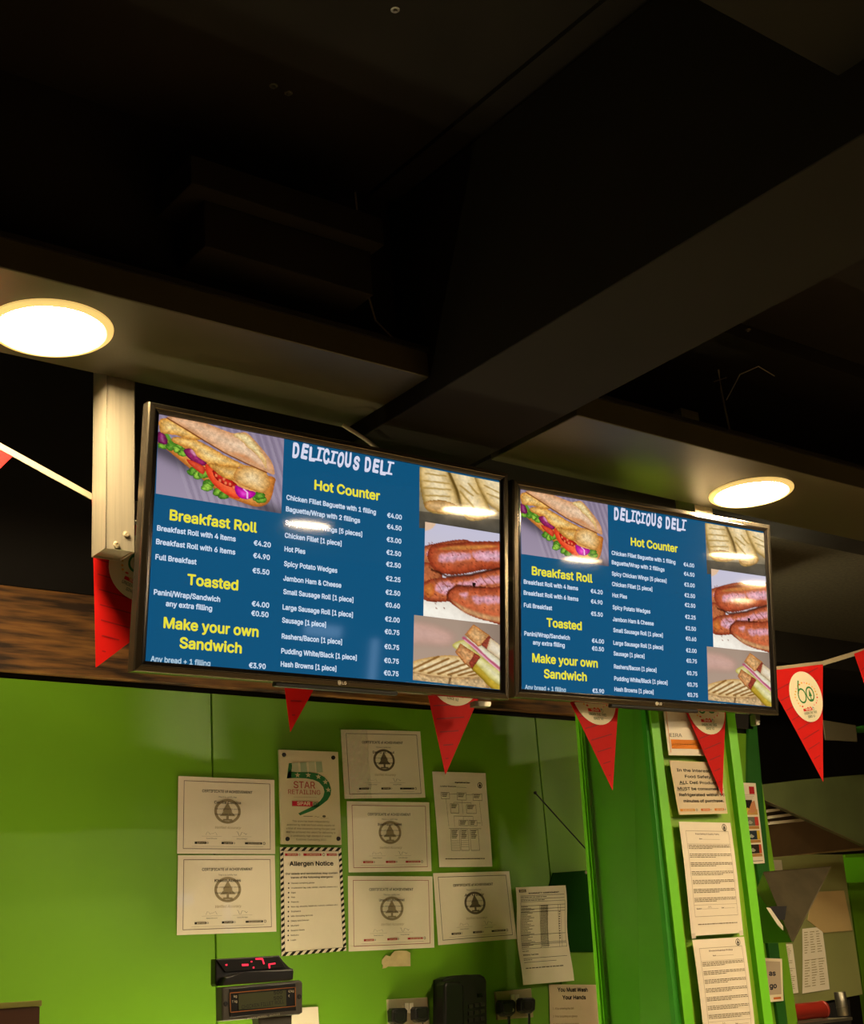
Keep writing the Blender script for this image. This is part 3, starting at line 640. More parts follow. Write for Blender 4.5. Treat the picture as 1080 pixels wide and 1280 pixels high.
# ------------------------------------------------------------------ bunting
bun = empty('bunting', (2.2, 2.58, 1.0)); tag(bun, 'red pennant bunting on cream tape strung behind the menu screens', 'bunting')
def yb_(x): return 2.635 if x < 1.5 else (2.635 - (x - 1.5) * .06 if x < 2.5 else 2.575)
def P58(x, z):                     # measured on y = 2.58, moved along to its own depth
    Y = yb_(x); k = Y / 2.58; return np.array([x * k, Y, z * k]) - np.array([2.2, 2.58, 1.0])
tp = [(.35, 1.315), (.73, 1.186), (.936, 1.1155), (1.136, 1.038), (1.362, .957), (1.56, .922), (1.70, .895), (1.9, .85), (2.114, .815), (2.35, .797), (2.556, .795), (2.8, .79), (3.006, .792), (3.2, .808), (3.37, .837), (3.604, .873), (3.84, .935), (4.1, 1.03)]
fine = []
for i in range(len(tp) - 1):
    for k in range(4): t = k / 4; fine.append((tp[i][0]*(1-t)+tp[i+1][0]*t, tp[i][1]*(1-t)+tp[i+1][1]*t))
fine.append(tp[-1])
def tapefn(u, v, off):
    s = u * (len(fine) - 1); i = min(int(s), len(fine) - 2); t = s - i; x = fine[i][0]*(1-t)+fine[i+1][0]*t; z = fine[i][1]*(1-t)+fine[i+1][1]*t
    p = P58(x, z + .007 - .015 * v); p[1] -= off + .001; return p
slab('bunting_tape', tapefn, len(fine) - 1, 1, .002, m_tape, bun, False)
FL = [((.843, 1.138), (.735, .82)), ((1.249, .995), (1.151, .664)), ((1.697, .889), (1.614, .554)), ((2.114, .811), (2.046, .473)), ((2.556, .791), (2.603, .449)), ((3.006, .788), (3.035, .444)), ((3.487, .851), (3.506, .497)), ((3.90, .955), (3.86, .60))]
for n, (mid, tip) in enumerate(FL):
    m_ = np.array(mid); tt_ = np.array(tip); ax = tt_ - m_; L = np.linalg.norm(ax); a_ = ax / L; W_ = .118
    tw = {1: .10, 5: .0, 6: .05}.get(n, .03)
    if n == 1: m_ = np.array((1.30, .972)); W_ = .172; ax = tt_ - m_; L = np.linalg.norm(ax); a_ = ax / L
    else: W_ = {2: .126, 3: .138, 4: .136, 5: .126, 6: .152}.get(n, .125)
    if n == 6: m_ = np.array((3.452, .846)); ax = tt_ - m_; L = np.linalg.norm(ax); a_ = ax / L
    sl = {1: -.36, 2: -.2, 3: -.13, 4: .0, 5: .03, 6: .155, 0: -.36, 7: .3}[n]; pd = np.array([1, sl]) / math.hypot(1, sl)
    def ff(u, v, off, m_=m_, a_=a_, L=L, pd=pd, W_=W_):       # u across 0..1, v down 0..1
        k = (1 - v) * (1 if True else 0) + .004; p = m_ + a_ * (L * v) + pd * ((u - .5) * 2 * W_ * k)
        q = P58(p[0], p[1]); q[1] += -off - .003 + .0015 * math.sin(3.1 * v) * (u - .5) * 2; return q
    fo = slab('flag', ff, 8, 16, .0008, m_red, bun)
    # print in metric flag coordinates: x from centre, y down
    def fm(x, y, off, ff=ff, L=L, W_=W_):
        v = y / L; k = (1 - v) + .004; return ff(.5 + x / (2 * W_ * k), v, off)
    ik = Ink()
    for j in range(1, 10):
        y = L * j / 10.2
        for s_ in range(6):
            wv = max(.004, W_ * (1 - (y + .036) / L)); x0 = -wv + 2 * wv * s_ / 6; x1 = -wv + 2 * wv * (s_ + 1) / 6; ik.poly([(x0, y + .034 * (-x0 / W_)), (x1, y + .034 * (-x1 / W_)), (x1, y + .0030 + .034 * (-x1 / W_)), (x0, y + .0030 + .034 * (-x0 / W_))], '8e0f14')
    tag(ik.out('plank_print', fm, .0006, fo), kind='stuff')
    dk = Ink(); cy = .093 if n != 1 else .092; R_ = .079
    dk.ell(0, cy, R_ * 1.03, R_, 'e6dcbc', 0, 40)
    g = '2f7a38'; sg = -1
    dk.ring(-.020, cy - .004, .021, .024, .0048, g, 1); dk.line([(-.036, cy - .012), (-.029, cy - .034), (-.021, cy - .052)], .0055, g, layer=1)
    dk.ring(.022, cy - .006, .021, .024, .0048, g, 1); dk.poly([(.022, cy - .022), (.030, cy + .001), (.014, cy + .001)], g, 1); dk.poly([(.020, cy), (.024, cy), (.024, cy + .010), (.020, cy + .010)], g, 1); dk.ell(.022, cy + .014, .012, .004, g, 1, 12)
    rr = random.Random(5)
    for j in range(26):
        an = 2 * math.pi * j / 26; rx = .052 + .006 * rr.random(); x = rx * math.cos(an); y = cy - .002 + (.036 + .006 * rr.random()) * math.sin(an)
        dk.ell(x, y, .0026 + .0022 * rr.random(), .0028, rr.choice(['e8762c', 'd8503c', 'f0b03c', 'e8a0a0', '8aa8c0', 'd8b04c']), 1, 6)
    dk.rect(-.032, cy + .036, .014, cy + .044, 'd01c1c', 1)
    def up(s, x, y, cap, col, w=None, bold=0.0, lay=2):        # text in y-down coordinates
        k2 = Ink(); k2.text(s, x, 0, cap, col, w=w, al='c', bold=bold); b0 = len(dk.v); dk.v += [(a, y - b, lay) for a, b, _ in k2.v]; dk.f += [tuple(i + b0 for i in f_[::-1]) for f_ in k2.f]; dk.c += k2.c
    up('SPAR', -.006, cy + .0425, .0055, 'f4e0d0', w=.028, bold=.02); dk.ring(.021, cy + .040, .0045, .0045, .001, g, 1)
    up('UNDER THE TREE', 0, cy + .0545, .0072, '4c6a44', w=.066, bold=.01); up('SINCE ’63', 0, cy + .0655, .0068, '4c6a44', w=.036, bold=.01)
    dk.v = [(a + (.022 if n == 6 else 0), b, l) for a, b, l in dk.v]; dk.out('disc_badge', fm, .0018, fo, step=.0007)

# ------------------------------------------------------------------ pillar
YP = 2.60
pil = empty('wall_pillar', (2.9, YP, -1.6)); tag(pil, 'green boxed pillar with bright edge mouldings, papered with notices', 'pillar')
def PL(x, z, y=YP): return (x - 2.9, y - YP, z + 1.6)
pxl = lambda a, b, Y: (ony(*a, Y), ony(*b, Y))
def vstrip(name, tl, tr, bl, br, Y, dep, m, par, org, bev=0.0, ztop=.95):
    """board between two photographed edges, carried on to ztop and to the floor"""
    def ext(p, q, z): k = (z - p[2]) / (q[2] - p[2]); return p + (q - p) * k
    a0, a1, b0, b1 = ony(*tl, Y), ony(*bl, Y), ony(*tr, Y), ony(*br, Y); o_ = np.array(org)
    pts = [ext(a0, a1, ztop), ext(b0, b1, ztop), ext(b0, b1, -.5), ext(a0, a1, -.5)]
    low = [pts[3] + np.array([0, 0, -1.1]), pts[2] + np.array([0, 0, -1.1])]
    return MB().prism([pts[0] - o_, pts[1] - o_, pts[2] - o_, low[1] - o_, low[0] - o_, pts[3] - o_], (0, dep, 0), bev).out(name, m, par)
org = (2.9, YP, -1.6)
# the body: front face and the long shaded side toward the left
def ext(p, q, z): k = (z - p[2]) / (q[2] - p[2]); return p + (q - p) * k
fl_t, fl_b = ony(813, 895, YP), ony(856, 1280, YP); fr_t, fr_b = ony(919, 900, YP), ony(966, 1280, YP)
YS = 2.90
sl_t, sl_b = ony(726, 890, YS), ony(757, 1280, YS)
def six(a, b, z): return ext(a, b, z) - np.array(org)
def loft(rt, rb):            # rings of 4 points top/bottom
    b = MB(); A = [b.bm.verts.new(tuple(p)) for p in rt]; B = [b.bm.verts.new(tuple(p)) for p in rb]; n = len(A)
    b.bm.faces.new(A); b.bm.faces.new(B[::-1])
    for i in range(n): b.bm.faces.new((A[i], B[i], B[(i+1) % n], A[(i+1) % n]))
    return b
back = np.array([0, YS - YP, 0]); zt, zb = 1.2, -.5
inn = .012
def ringz(z): return [six(fl_t, fl_b, z) + (.012, .004, 0), six(fr_t, fr_b, z) + (-.012, .004, 0), six(fr_t, fr_b, z) + back + (-.012, 0, 0), six(sl_t, sl_b, z) + (.004, 0, 0)]
loft(ringz(zt), ringz(zb)).out('pillar_body', m_green_face, pil)
loft([p - np.array([0, 0, 0]) for p in ringz(zb)], [np.array([p[0], p[1], 0]) for p in ringz(zb)]).out('pillar_foot', m_green_face, pil)
# shaded side board
def sring(z):
    a = six(fl_t, fl_b, z); c = six(sl_t, sl_b, z); n = np.array([-(c - a)[1], (c - a)[0], 0]); n /= -np.linalg.norm(n) if n[0] > 0 else np.linalg.norm(n)
    a2 = a + (c - a) * .035; return [a2 + n * .0, c + n * .0, c + n * .004, a2 + n * .004]
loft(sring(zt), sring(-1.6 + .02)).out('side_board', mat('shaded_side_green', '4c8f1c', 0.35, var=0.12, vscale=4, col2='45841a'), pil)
# mouldings
m_mld = m_green_edge
def mould(name, a, b, Y, dep, m=m_mld): return vstrip(name, a[0], a[1], b[0], b[1], Y, dep, m, pil, org, .0)
mould('edge_moulding', ((813, 895), (823, 895)), ((856, 1280), (868, 1280)), YP - .014, .02)
mould('edge_moulding', ((909, 900), (919.5, 900)), ((955.5, 1280), (966.5, 1280)), YP - .014, .02)
mould('corner_bead', ((722, 890), (724.8, 890)), ((752.5, 1280), (756, 1280)), YS - .02, .012)
mould('corner_bead', ((724.8, 890), (727.5, 890)), ((756, 1280), (760, 1280)), YS - .024, .012)
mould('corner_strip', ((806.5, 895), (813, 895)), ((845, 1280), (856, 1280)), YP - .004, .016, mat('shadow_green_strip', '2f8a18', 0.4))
ik = Ink()     # worn paint low on the corner
rr = random.Random(3); chips = [(838, 1240), (843, 1262), (848, 1252), (852, 1270), (837, 1268), (846, 1234), (855, 1245), (841, 1276)]
for (x, y) in chips:
    p = ony(x, y, YP); pts = [(p[0] + rr.uniform(.002, .006) * math.cos(a), p[2] + rr.uniform(.004, .012) * math.sin(a)) for a in np.linspace(0, 2*math.pi, 8)[:-1]]

# ------------------------------------------------------------------ paper notices
def sheet(name, label, cat, px, Y, m=m_paper, off=.003, th=.0008, curl=None, group=None, parent=None, nu=8, nv=8):
    """px: TL,TR,BR,BL pixels on plane y=Y-off; returns (object, map(u,v,off)) with v down from the top"""
    c = [ony(x, y, Y - off) for x, y in px]; o_ = (c[2] + c[3]) / 2
    cl = curl or (lambda u, v: 0.0)
    def fn(u, v, o2):
        p = (c[0]*(1-u)+c[1]*u)*(1-v) + (c[3]*(1-u)+c[2]*u)*v; p = p - o_; return (p[0], p[1] - o2 - cl(u, v), p[2])
    root = slab(name, fn, nu, nv, th, m, parent); root.location = tuple(o_)
    if cat: tag(root, label, cat, group)
    return root, fn
def flip(fn): return lambda u, v, o2: fn(u, 1 - v, o2)      # print with v up
TREE = '8a7c60'
def emblem(ik, cx, cy, r_, asp, col, tree=None):
    """ring with a fir tree; asp = sheet height/width ratio correction for v units"""
    ry = r_ / asp; ik.ring(cx, cy, r_, ry, r_ * .2, col, 1); t = tree or col
    for k, (yb, hh, ww) in enumerate(((.12, .62, .36), (-.26, .62, .58))):
        ik.poly([(cx - ww * r_, cy + yb * ry - .12 * ry), (cx + ww * r_, cy + yb * ry - .12 * ry), (cx, cy + (yb + hh) * ry)], t, 1 + k)
    ik.rect(cx - .09 * r_, cy - .68 * ry, cx + .09 * r_, cy - .3 * ry, t, 1); ik.rect(cx - .35 * r_, cy - .75 * ry, cx + .35 * r_, cy - .62 * ry, t, 1)
def bar_logo(ik, x, y, w_, h_, s, col, asp):
    ik.rect(x, y, x + w_ * .82, y + h_, col, 1); ik.text(s, x + w_ * .45, y + h_ * .18, h_ * .62, 'e0cfae', w=w_ * .6, al='c', bold=.01, layer=2); ik.ring(x + w_ * .92, y + h_ / 2, w_ * .06, w_ * .06 / asp, w_ * .02, '4a4434', 1, 10)
def logos(fn, root, items, asp):
    for (x, y, w_, h_, t, col) in items:
        k_ = Ink(); bar_logo(k_, x, y, w_, h_, t, col, asp)
        k_.out('printed_logo', fn, .0006, root)
def certificate(label, px, name, course, frame_col, ink, m=m_lam, curl=None, logo='26221c'):
    root, fn = sheet('certificate', label, 'certificate', px, YB, m, curl=curl, group='achievement certificates on the green wall'); g = flip(fn); A = .707
    ik = Ink(); ik.frame(.055, .06, .95, .945, .0045, frame_col, .0065); ik.out('printed_border', g, .0006, root)
    ik = Ink(); emblem(ik, .50, .555, .137, .84, '9b8c6d' if ink != 'dark' else '6e644e'); ik.out('tree_emblem', g, .0006, root)
    ik = Ink(); c = '2e271e'
    ik.text('CERTIFICATE of ACHIEVEMENT', .5, .80, .034, c, w=.52, al='c', bold=.008); ik.text('This is to certify that', .5, .735, .020, '4a4234', w=.19, al='c')
    ik.text(name, .5, .655, .034, c, w=.22 + .004 * len(name), al='c', bold=.01, layer=3); ik.text('has completed the course', .5, .578, .019, c, w=.25, al='c', layer=3); ik.text(course, .5, .505, .020, c, w=.25, al='c', bold=.01, layer=3)
    ik.text('Dated by SPAR', .5, .415, .016, '5a5242', w=.12, al='c', layer=3)
    ik.text('Verified Accuracy', .5, .325, .034, 'ab9870', w=.27, al='c', shear=.3)
    for x0, seed in ((.24, 1), (.55, 2)):
        ik.line([(x0, .225), (x0 + .2, .225)], .0018, '6a604c'); r2 = random.Random(seed); pts = [(x0 + .04 + .014 * j, .235 + .055 * r2.random()) for j in range(9)]; ik.line(pts, .0028 if seed == 2 else .0018, '3a3226', .7)
        ik.text('Retail Director' if seed == 1 else 'Group Manager', x0 + .1, .19, .014, c, w=.11, al='c')
    ik.line([(.14, .095), (.87, .095)], .0022, '5a5040'); ik.out('printed_text', g, .0006, root)
    logos(g, root, [(.17, .125, .14, .028, 'SPAR', logo), (.44, .125, .14, .028, 'SPAR', logo), (.68, .125, .22, .026, 'EUROSPAR', logo)], A)
    return root, g
DK, RD = '241d18', '93202c'
certificate('white framed certificate at far left, upper of the left pair', [(223, 970), (343, 975), (344, 1067.5), (221.5, 1067)], 'Cecilia Camisa', 'Food Safety & HACCP', '5a3630', 'pale')
certificate('white framed certificate at far left, directly above the scale display', [(222.5, 1069), (343.5, 1069), (345.5, 1164.5), (221, 1169)], 'Khalid Abbas', 'Food Safety & HACCP', '5a3630', 'pale')
c3, g3 = certificate('certificate in a crinkled clear sleeve, highest on the wall', [(426, 912), (526, 914), (532.5, 997), (431, 998.5)], 'David St. Paul', 'Food Safety Training', DK, 'dark', curl=lambda u, v: .003 * math.sin(5 * u))
certificate('red bordered certificate directly below the sleeved one', [(433.5, 1001.5), (536.5, 1003), (539.5, 1089), (436, 1090.5)], 'Syed Faizan Saeed', 'Basic Induction & Food Practice', RD, 'pale', logo='b3222c')
certificate('red bordered certificate above the torn tape scrap, beside the allergen notice', [(435, 1095), (540.5, 1095.5), (543, 1184.5), (436, 1189.5)], 'Umer Hafiz Muhammad', 'Food Safety and Hot', RD, 'pale', logo='b3222c')
certificate('black bordered certificate below the organisation chart', [(541.5, 1091.5), (636.5, 1089), (646, 1173.5), (548, 1181.5)], 'Ali Uzair', 'Basic Induction & Food Practice', DK, 'dark')
# clear sleeve over the highest certificate
m_slv = mat('clear_plastic_sleeve', 'fff6dc', 0.12, bump=1.0, bscale=14)
_n = m_slv.node_tree; _p = _n.nodes['Principled BSDF']; _p.inputs['Specular IOR Level'].default_value = 1.0
_t = _n.nodes.new('ShaderNodeBsdfTransparent'); _g = _n.nodes.new('ShaderNodeBsdfGlossy'); _g.inputs['Roughness'].default_value = .12; _x = _n.nodes.new('ShaderNodeMixShader'); _x.inputs[0].default_value = .09
for l_ in list(_p.inputs['Normal'].links): _n.links.new(l_.from_socket, _g.inputs['Normal'])
_n.links.new(_t.outputs[0], _x.inputs[1]); _n.links.new(_g.outputs[0], _x.inputs[2]); _n.links.new(_x.outputs[0], _n.nodes['Material Output'].inputs['Surface'])
def sfn(u, v, o2):
    q = g3(-.03 + .33 * u, 1.015 - 1.03 * v, .003 + o2); k = .004 * math.sin(u * 15 + 3 * math.sin(v * 9)) + .003 * math.sin(v * 31 + u * 11); return (q[0], q[1] - abs(k), q[2])
slab('plastic_sleeve', sfn, 22, 30, .0003, m_slv, c3)
# award plaque
pq, fn = sheet('award_plaque', 'frosted acrylic award plaque with a large green numeral five swoosh', 'plaque', [(349, 937), (422.5, 940), (427, 1056), (352, 1055)], YB, m_plaque, off=.016, th=.007, nu=1, nv=1); g = flip(fn)
ik = Ink(); gr = '2a6c3a'
out_ = [(155, 460), (180, 295), (215, 292), (205, 390), (300, 395), (420, 392), (500, 405), (560, 440), (610, 500), (630, 560), (625, 620), (590, 680), (530, 730), (440, 790), (300, 852), (275, 845), (275, 820), (330, 800), (430, 750), (510, 690), (545, 640), (557, 590), (545, 540), (500, 490), (440, 462), (360, 450), (260, 450)]
U = lambda x, y: ((x - 80) / 640 - .02 * (y - 150) / 1000, 1 - (y - 150) / 1005)
def stripq(a, b_, col, lay=0):
    n = min(len(a), len(b_))
    for i in range(n - 1): ik.poly([U(*a[i]), U(*a[i+1]), U(*b_[i+1]), U(*b_[i])], col, lay)
stripq([(155, 460), (260, 452), (360, 452), (440, 465), (500, 490), (545, 540), (557, 590), (545, 640), (510, 690), (430, 750), (330, 800), (272, 830)],
       [(170, 385), (260, 388), (400, 385), (490, 395), (560, 430), (612, 490), (632, 560), (625, 620), (590, 680), (520, 735), (430, 795), (290, 852)], gr)
ik.poly([U(155, 460), U(180, 295), U(215, 292), U(200, 455)], gr)
for i, x in enumerate((240, 330, 420, 500)): ik.poly([U(x - 30, 290 - 8*i), U(x + 35, 280 - 6*i), U(x + 45, 380), U(x - 25, 385)], '9aa888' if i % 2 else 'b4b494', 1)
ik.frame(.17, .79, .66, .845, .004, 'd2c8a4', .004)
for x, y in ((270, 420), (385, 415), (495, 430), (570, 485), (600, 570)):
    pts = []
    for j in range(10): rr_ = 32 if j % 2 == 0 else 13; an = math.pi / 2 + j * math.pi / 5; pts.append(U(x + rr_ * math.cos(an), y - rr_ * math.sin(an)))
    ik.poly(pts, 'c3b48e', 2)
ik.out('five_swoosh', g, .0006, pq)
ik = Ink(); red = 'a52a2c'
ik.text('STAR', *U(342, 560), .072, red, w=.36, al='c', bold=.004); ik.text('RETAILING', *U(340, 625), .048, red, w=.54, al='c'); ik.line([U(225, 657), U(470, 655)], .003, '9a8c6c')
ik.rect(*U(208, 752), *U(425, 700), 'c02038', 1); ik.rect(*U(205, 757), *U(487, 695), 'a89c78', 0); ik.text('SPAR', *U(330, 740), .034, 'e4d6b6', w=.22, al='c', bold=.02, layer=2); ik.ring(*U(455, 728), .03, .019, .009, '2c7f4c', 1)
for j, s in enumerate(['This store has been independently', 'assessed by retail and food safety experts on', 'a total of nine occasions during the past year', 'and has achieved this award for delivering to', 'a consistently high standard of overall', 'Customer Care during 2011']):
    ik.text(s, *U(405, 922 + 38.5 * j), .020, '3a3a2c', w=(.62, .8, .82, .82, .68, .5)[j], al='c')
ik.line([U(325, 860), U(425, 858)], .005, '4a4a38'); ik.line([U(445, 865), U(460, 855), U(475, 866), U(495, 862)], .003, '4a4a38'); ik.ell(*U(548, 856), .03, .012, '4a4a38'); ik.line([U(505, 876), U(595, 876)], .002, '4a4a38'); ik.out('printed_text', g, .0006, pq)
for x, y in ((128, 205), (663, 215), (153, 1102), (697, 1092)):
    p = fn(*(lambda a: (a[0], 1 - a[1]))(U(x, y)), .0); MB().rev([(.0055, -.004), (.0062, -.001), (.0062, .001)], p, 14, 'y').out('plaque_stud', m_shell, pq, True)
# allergen notice
al, fn = sheet('allergen_notice', 'allergen notice with black and white striped border', 'notice', [(350, 1059), (426.5, 1059.5), (433, 1188.5), (352, 1195.5)], YB, m_lam); g = flip(fn)
ik = Ink(); c = '1c1812'; A = 1.41
def stripe(x0, y0, x1, y1, n, horiz):
    for k in range(n):
        if horiz: dx = (x1 - x0) / n; a = x0 + k * dx; ik.poly([(a, y0), (a + dx * .5, y0), (min(a + dx, x1), y1), (min(a + dx * .5, x1), y1)], c)
        else: dy = (y1 - y0) / n; a = y0 + k * dy; ik.poly([(x0, a), (x1, a + dy * .35), (x1, min(a + dy * .85, y1)), (x0, a + dy * .5)], c)
stripe(0, .965, 1, 1, 9, True); stripe(0, 0, 1, .035, 9, True); stripe(0, .035, .048, .965, 17, False); stripe(.952, .035, 1, .965, 17, False)
ik.frame(.048, .034, .952, .966, .004, '6a5c44', .003); ik.out('striped_border', g, .0006, al)
logos(g, al, [(.075, .918, .25, .024, 'SPAR', 'b0222c'), (.37, .918, .36, .024, 'EUROSPAR', 'b0222c'), (.75, .918, .2, .024, 'SPAR', 'b0222c')], A)
ik = Ink(); ik.text('Allergen Notice', .5, .825, .040, c, w=.71, al='c', bold=.02)
ik.text('Our salads and sandwiches may contain', .5, .742, .017, '2e2619', w=.84, al='c', bold=.015); ik.text('traces of the following allergens:', .5, .706, .017, '2e2619', w=.68, al='c', bold=.015)
for j, (s, wv) in enumerate([('Cereals containing gluten', .37), ('Crustaceans (eg. crab, lobster, crayfish, prawns etc.)', .74), ('Eggs', .07), ('Fish', .06), ('Peanuts', .12), ('Nuts (eg. almonds, hazelnuts, walnuts, cashews etc.)', .74), ('Soybeans', .15), ('Milk (including lactose)', .34), ('Celery and Celeriac', .28), ('Mustard', .12), ('Sesame Seeds', .21), ('Molluscs', .12), ('Lupin', .08)]):
    y = .655 - .0435 * j; ik.ell(.125 - .002 * j, y + .006, .011, .0075, c, 0, 10); ik.text(s, .165 - .002 * j, y, .0125, '5a4a30', w=wv, bold=.01)
ik.out('printed_text', g, .0006, al)
# organisation chart
oc, fn = sheet('organisation_chart', 'portrait organisation chart sheet under the tip of a red pennant', 'chart', [(540.5, 964.5), (607, 966.5), (614.5, 1083.5), (548.5, 1084)], YB, m_paper, curl=lambda u, v: .004 * math.sin(3 * u + 2 * v) ** 2); g = flip(fn)
ik = Ink(); c = '2c261c'; ik.text('Organisational Chart', .53, .882, .012, c, w=.29, al='c', bold=.03); emblem(ik, .87, .865, .045, 1.4, c); ik.text('Location: Strathmore', .12, .84, .009, c, w=.28, bold=.03); ik.line([(.4, .838), (.6, .836)], .002, c)
bx = [(.12, .71, .27, .78), (.41, .70, .59, .78), (.72, .70, .90, .775), (.27, .56, .43, .66), (.58, .56, .77, .655), (.42, .43, .60, .49), (.62, .43, .77, .49), (.245, .17, .42, .39), (.44, .17, .59, .39), (.62, .17, .78, .39)]
for i, (x0, y0, x1, y1) in enumerate(bx):
    ik.frame(x0, y0, x1, y1, .004, '5a4e3a', .003, 1)
    for j in range(3 if i < 7 else 6): ik.greek(x0 + .02, x1 - .02, y1 - .016 - .015 * j, .007, '4a4030', random.Random(i * 9 + j), .9 - .1 * (j % 3))
for j in range(8): ik.rect(.25, .19 + .012 * j, .415, .1915 + .012 * j, '8a7c60'); ik.rect(.445, .21 + .022 * j, .585, .212 + .022 * j, '8a7c60')
for l in ([(.27, .76), (.41, .765)], [(.59, .76), (.72, .765)], [(.5, .70), (.5, .67)], [(.34, .66), (.34, .675), (.68, .675), (.68, .655)], [(.5, .67), (.51, .55)], [(.2, .71), (.22, .42)], [(.84, .70), (.86, .43)], [(.33, .42), (.33, .53), (.7, .53), (.7, .49)], [(.51, .53), (.51, .49)], [(.22, .40), (.84, .40)], [(.77, .46), (.84, .46)]): ik.line(l, .003, '6a5e48')
ik.greek(.12, .86, .08, .009, '6a5e48'); ik.out('printed_chart', g, .0006, oc)
# warranty sheet, hand wash sign
ws, fn = sheet('inspection_sheet', 'wavy printed table sheet hanging above the hand wash sign', 'sheet', [(643.5, 1109.5), (704.5, 1107), (715, 1226), (652.5, 1231.5)], YB, m_paper, off=.012, curl=lambda u, v: .006 * math.sin(7 * v + 1) + .004 * u, nv=16); g = flip(fn)
ik = Ink(); c = '2c261c'; ik.rect(.05, .945, .19, .975, c); ik.text('GWS', .12, .95, .02, 'cbb993', w=.11, al='c', bold=.03, layer=1); ik.text('WARRANTY ASSESSMENT', .54, .925, .013, c, w=.62, al='c', bold=.03)
for y in (.905, .87): ik.rect(.07, y, .95, y + .004, c)
ik.greek(.07, .95, .888, .006, c, None, .6); ik.greek(.07, .95, .855, .006, c, None, .55)
ik.frame(.07, .36, .96, .845, .004, c, .003, 10)
for y in (.80, .765, .735, .50, .415, .40): ik.rect(.07, y, .96, y + .004, c, 1, 6)
for x in (.44, .58, .81, .86): ik.rect(x, .36, x + .004, .80, '4a4030', 1)
for j in range(26): y = .79 - .0165 * j; ik.greek(.08, .40, y, .006, '5e523c', random.Random(j), .4 + .5 * ((j * 7) % 5) / 5); ik.greek(.46, .62, y, .009, '5a5040', random.Random(j + 50), .95)
for j in range(12): ik.greek(.83, .86, .72 - .025 * j, .012, '4a4030', random.Random(j + 80))
ik.greek(.07, .95, .335, .006, '6a5e48', None, .14); ik.text('Statutory Test Data', .07, .295, .011, c, w=.3, bold=.03); ik.rect(.07, .262, .93, .266, c); ik.greek(.07, .95, .245, .006, c, None, .18); ik.rect(.07, .222, .7, .226, c); ik.greek(.08, .95, .16, .009, '4a4030', None, .85); ik.out('printed_table', g, .0006, ws)
hs, fn = sheet('hand_wash_sign', 'hand washing sign below the table sheet, beside the socket', 'sign', [(686, 1230.5), (746.5, 1231), (754, 1322), (689, 1326)], YB, mat('aged_paper', 'cbb695', 0.5, var=0.1)); g = flip(fn)
ik = Ink(); ik.frame(.0, .0, 1, 1, .012, 'd6c3a0', .01, 4); ik.text('You Must Wash', .48, .905, .052, '201a14', w=.62, al='c', bold=.025); ik.text('Your Hands', .5, .80, .052, '201a14', w=.48, al='c', bold=.025)
for j, s in enumerate(['1  After entering the deli', '2  Prior to putting on gloves', '3  After cleaning or handled', '4  After handling raw food', '5  After touching hair', '6  After breaks']): ik.text(s, .06, .665 - .105 * j, .028, '6e5c42', w=(.42, .48, .50, .45, .4, .3)[j])
ik.out('printed_text', g, .0006, hs)
# torn tape and note
P = lambda pts, Y: [ony(470 + x / 4.7, 1180 + y / 4.7, Y) for x, y in pts]
tt_ = MB().prism(P([(36, 92), (60, 65), (72, 70), (85, 72), (96, 55), (110, 42), (140, 38), (180, 40), (202, 52), (203, 130), (120, 132), (70, 132), (60, 140), (38, 145), (42, 125), (34, 115)], YB - .004), (0, .0015, 0)).out('tape_scrap', mat('masking_tape', 'd0bd8a', 0.6, var=0.2, vscale=30)); tag(tt_, 'torn scrap of masking tape under the red bordered certificates', 'tape')
nt_ = MB().prism([ony(364, 1260, YB - .003), ony(397.5, 1258.5, YB - .003), ony(401, 1315, YB - .003), ony(366, 1316, YB - .003)], (0, .001, 0)).out('paper_note', m_paper); tag(nt_, 'small cream paper note behind the right edge of the scale', 'paper')

# pillar notices
e1, fn = sheet('hazard_notice', 'white and orange notice at the top of the pillar', 'notice', [(826, 862), (893, 866), (900, 945), (836, 944)], YP, m_lam, off=.018); g = flip(fn)
ik = Ink(); ik.rect(.04, .04, .05, .9, 'e08a30'); ik.rect(.07, .10, .98, .24, 'e8851c'); ik.greek(.12, .95, .165, .012, 'f0b060', None, .9); ik.text('EIRA', .06, .28, .052, '2a2620', w=.23); ik.text('The notice', .30, .53, .018, 'a87040', w=.3); ik.out('printed_text', g, .0006, e1)
f2, fn = sheet('food_safety_notice', 'square food safety notice under the orange one on the pillar', 'notice', [(836.5, 950.5), (899.5, 953.5), (909.5, 1017), (848.5, 1018.5)], YP, mat('buff_paper', 'dccba8', 0.5), off=.018); g = flip(fn)
ik = Ink(); ik.frame(0, 0, 1, 1, .025, 'e4d2a8', .025); c = '1e1812'
for j, (s, wv) in enumerate([('In the interest of', .78), ('Food Safety', .52), ('ALL Deli Products', .80), ('MUST be consumed or', .93), ('Refrigerated within 90', .93), ('minutes of purchase.', .82)]):
    y = .80 - .115 * j; ik.text(s, .50 + .01 * j, y, .052, c, w=wv, al='c', bold=.018)
    if j in (2, 3): ik.rect(.11 if j == 2 else .05, y - .016, .23 if j == 2 else .23, y - .009, c)
ik.out('printed_text', g, .0006, f2)
logos(g, f2, [(.04, .06, .36, .045, 'EUROSPAR', 'd8902c'), (.46, .06, .22, .045, 'SPAR', 'd8702c'), (.74, .06, .24, .045, 'SPAR', 'd8802c')], 1.0)
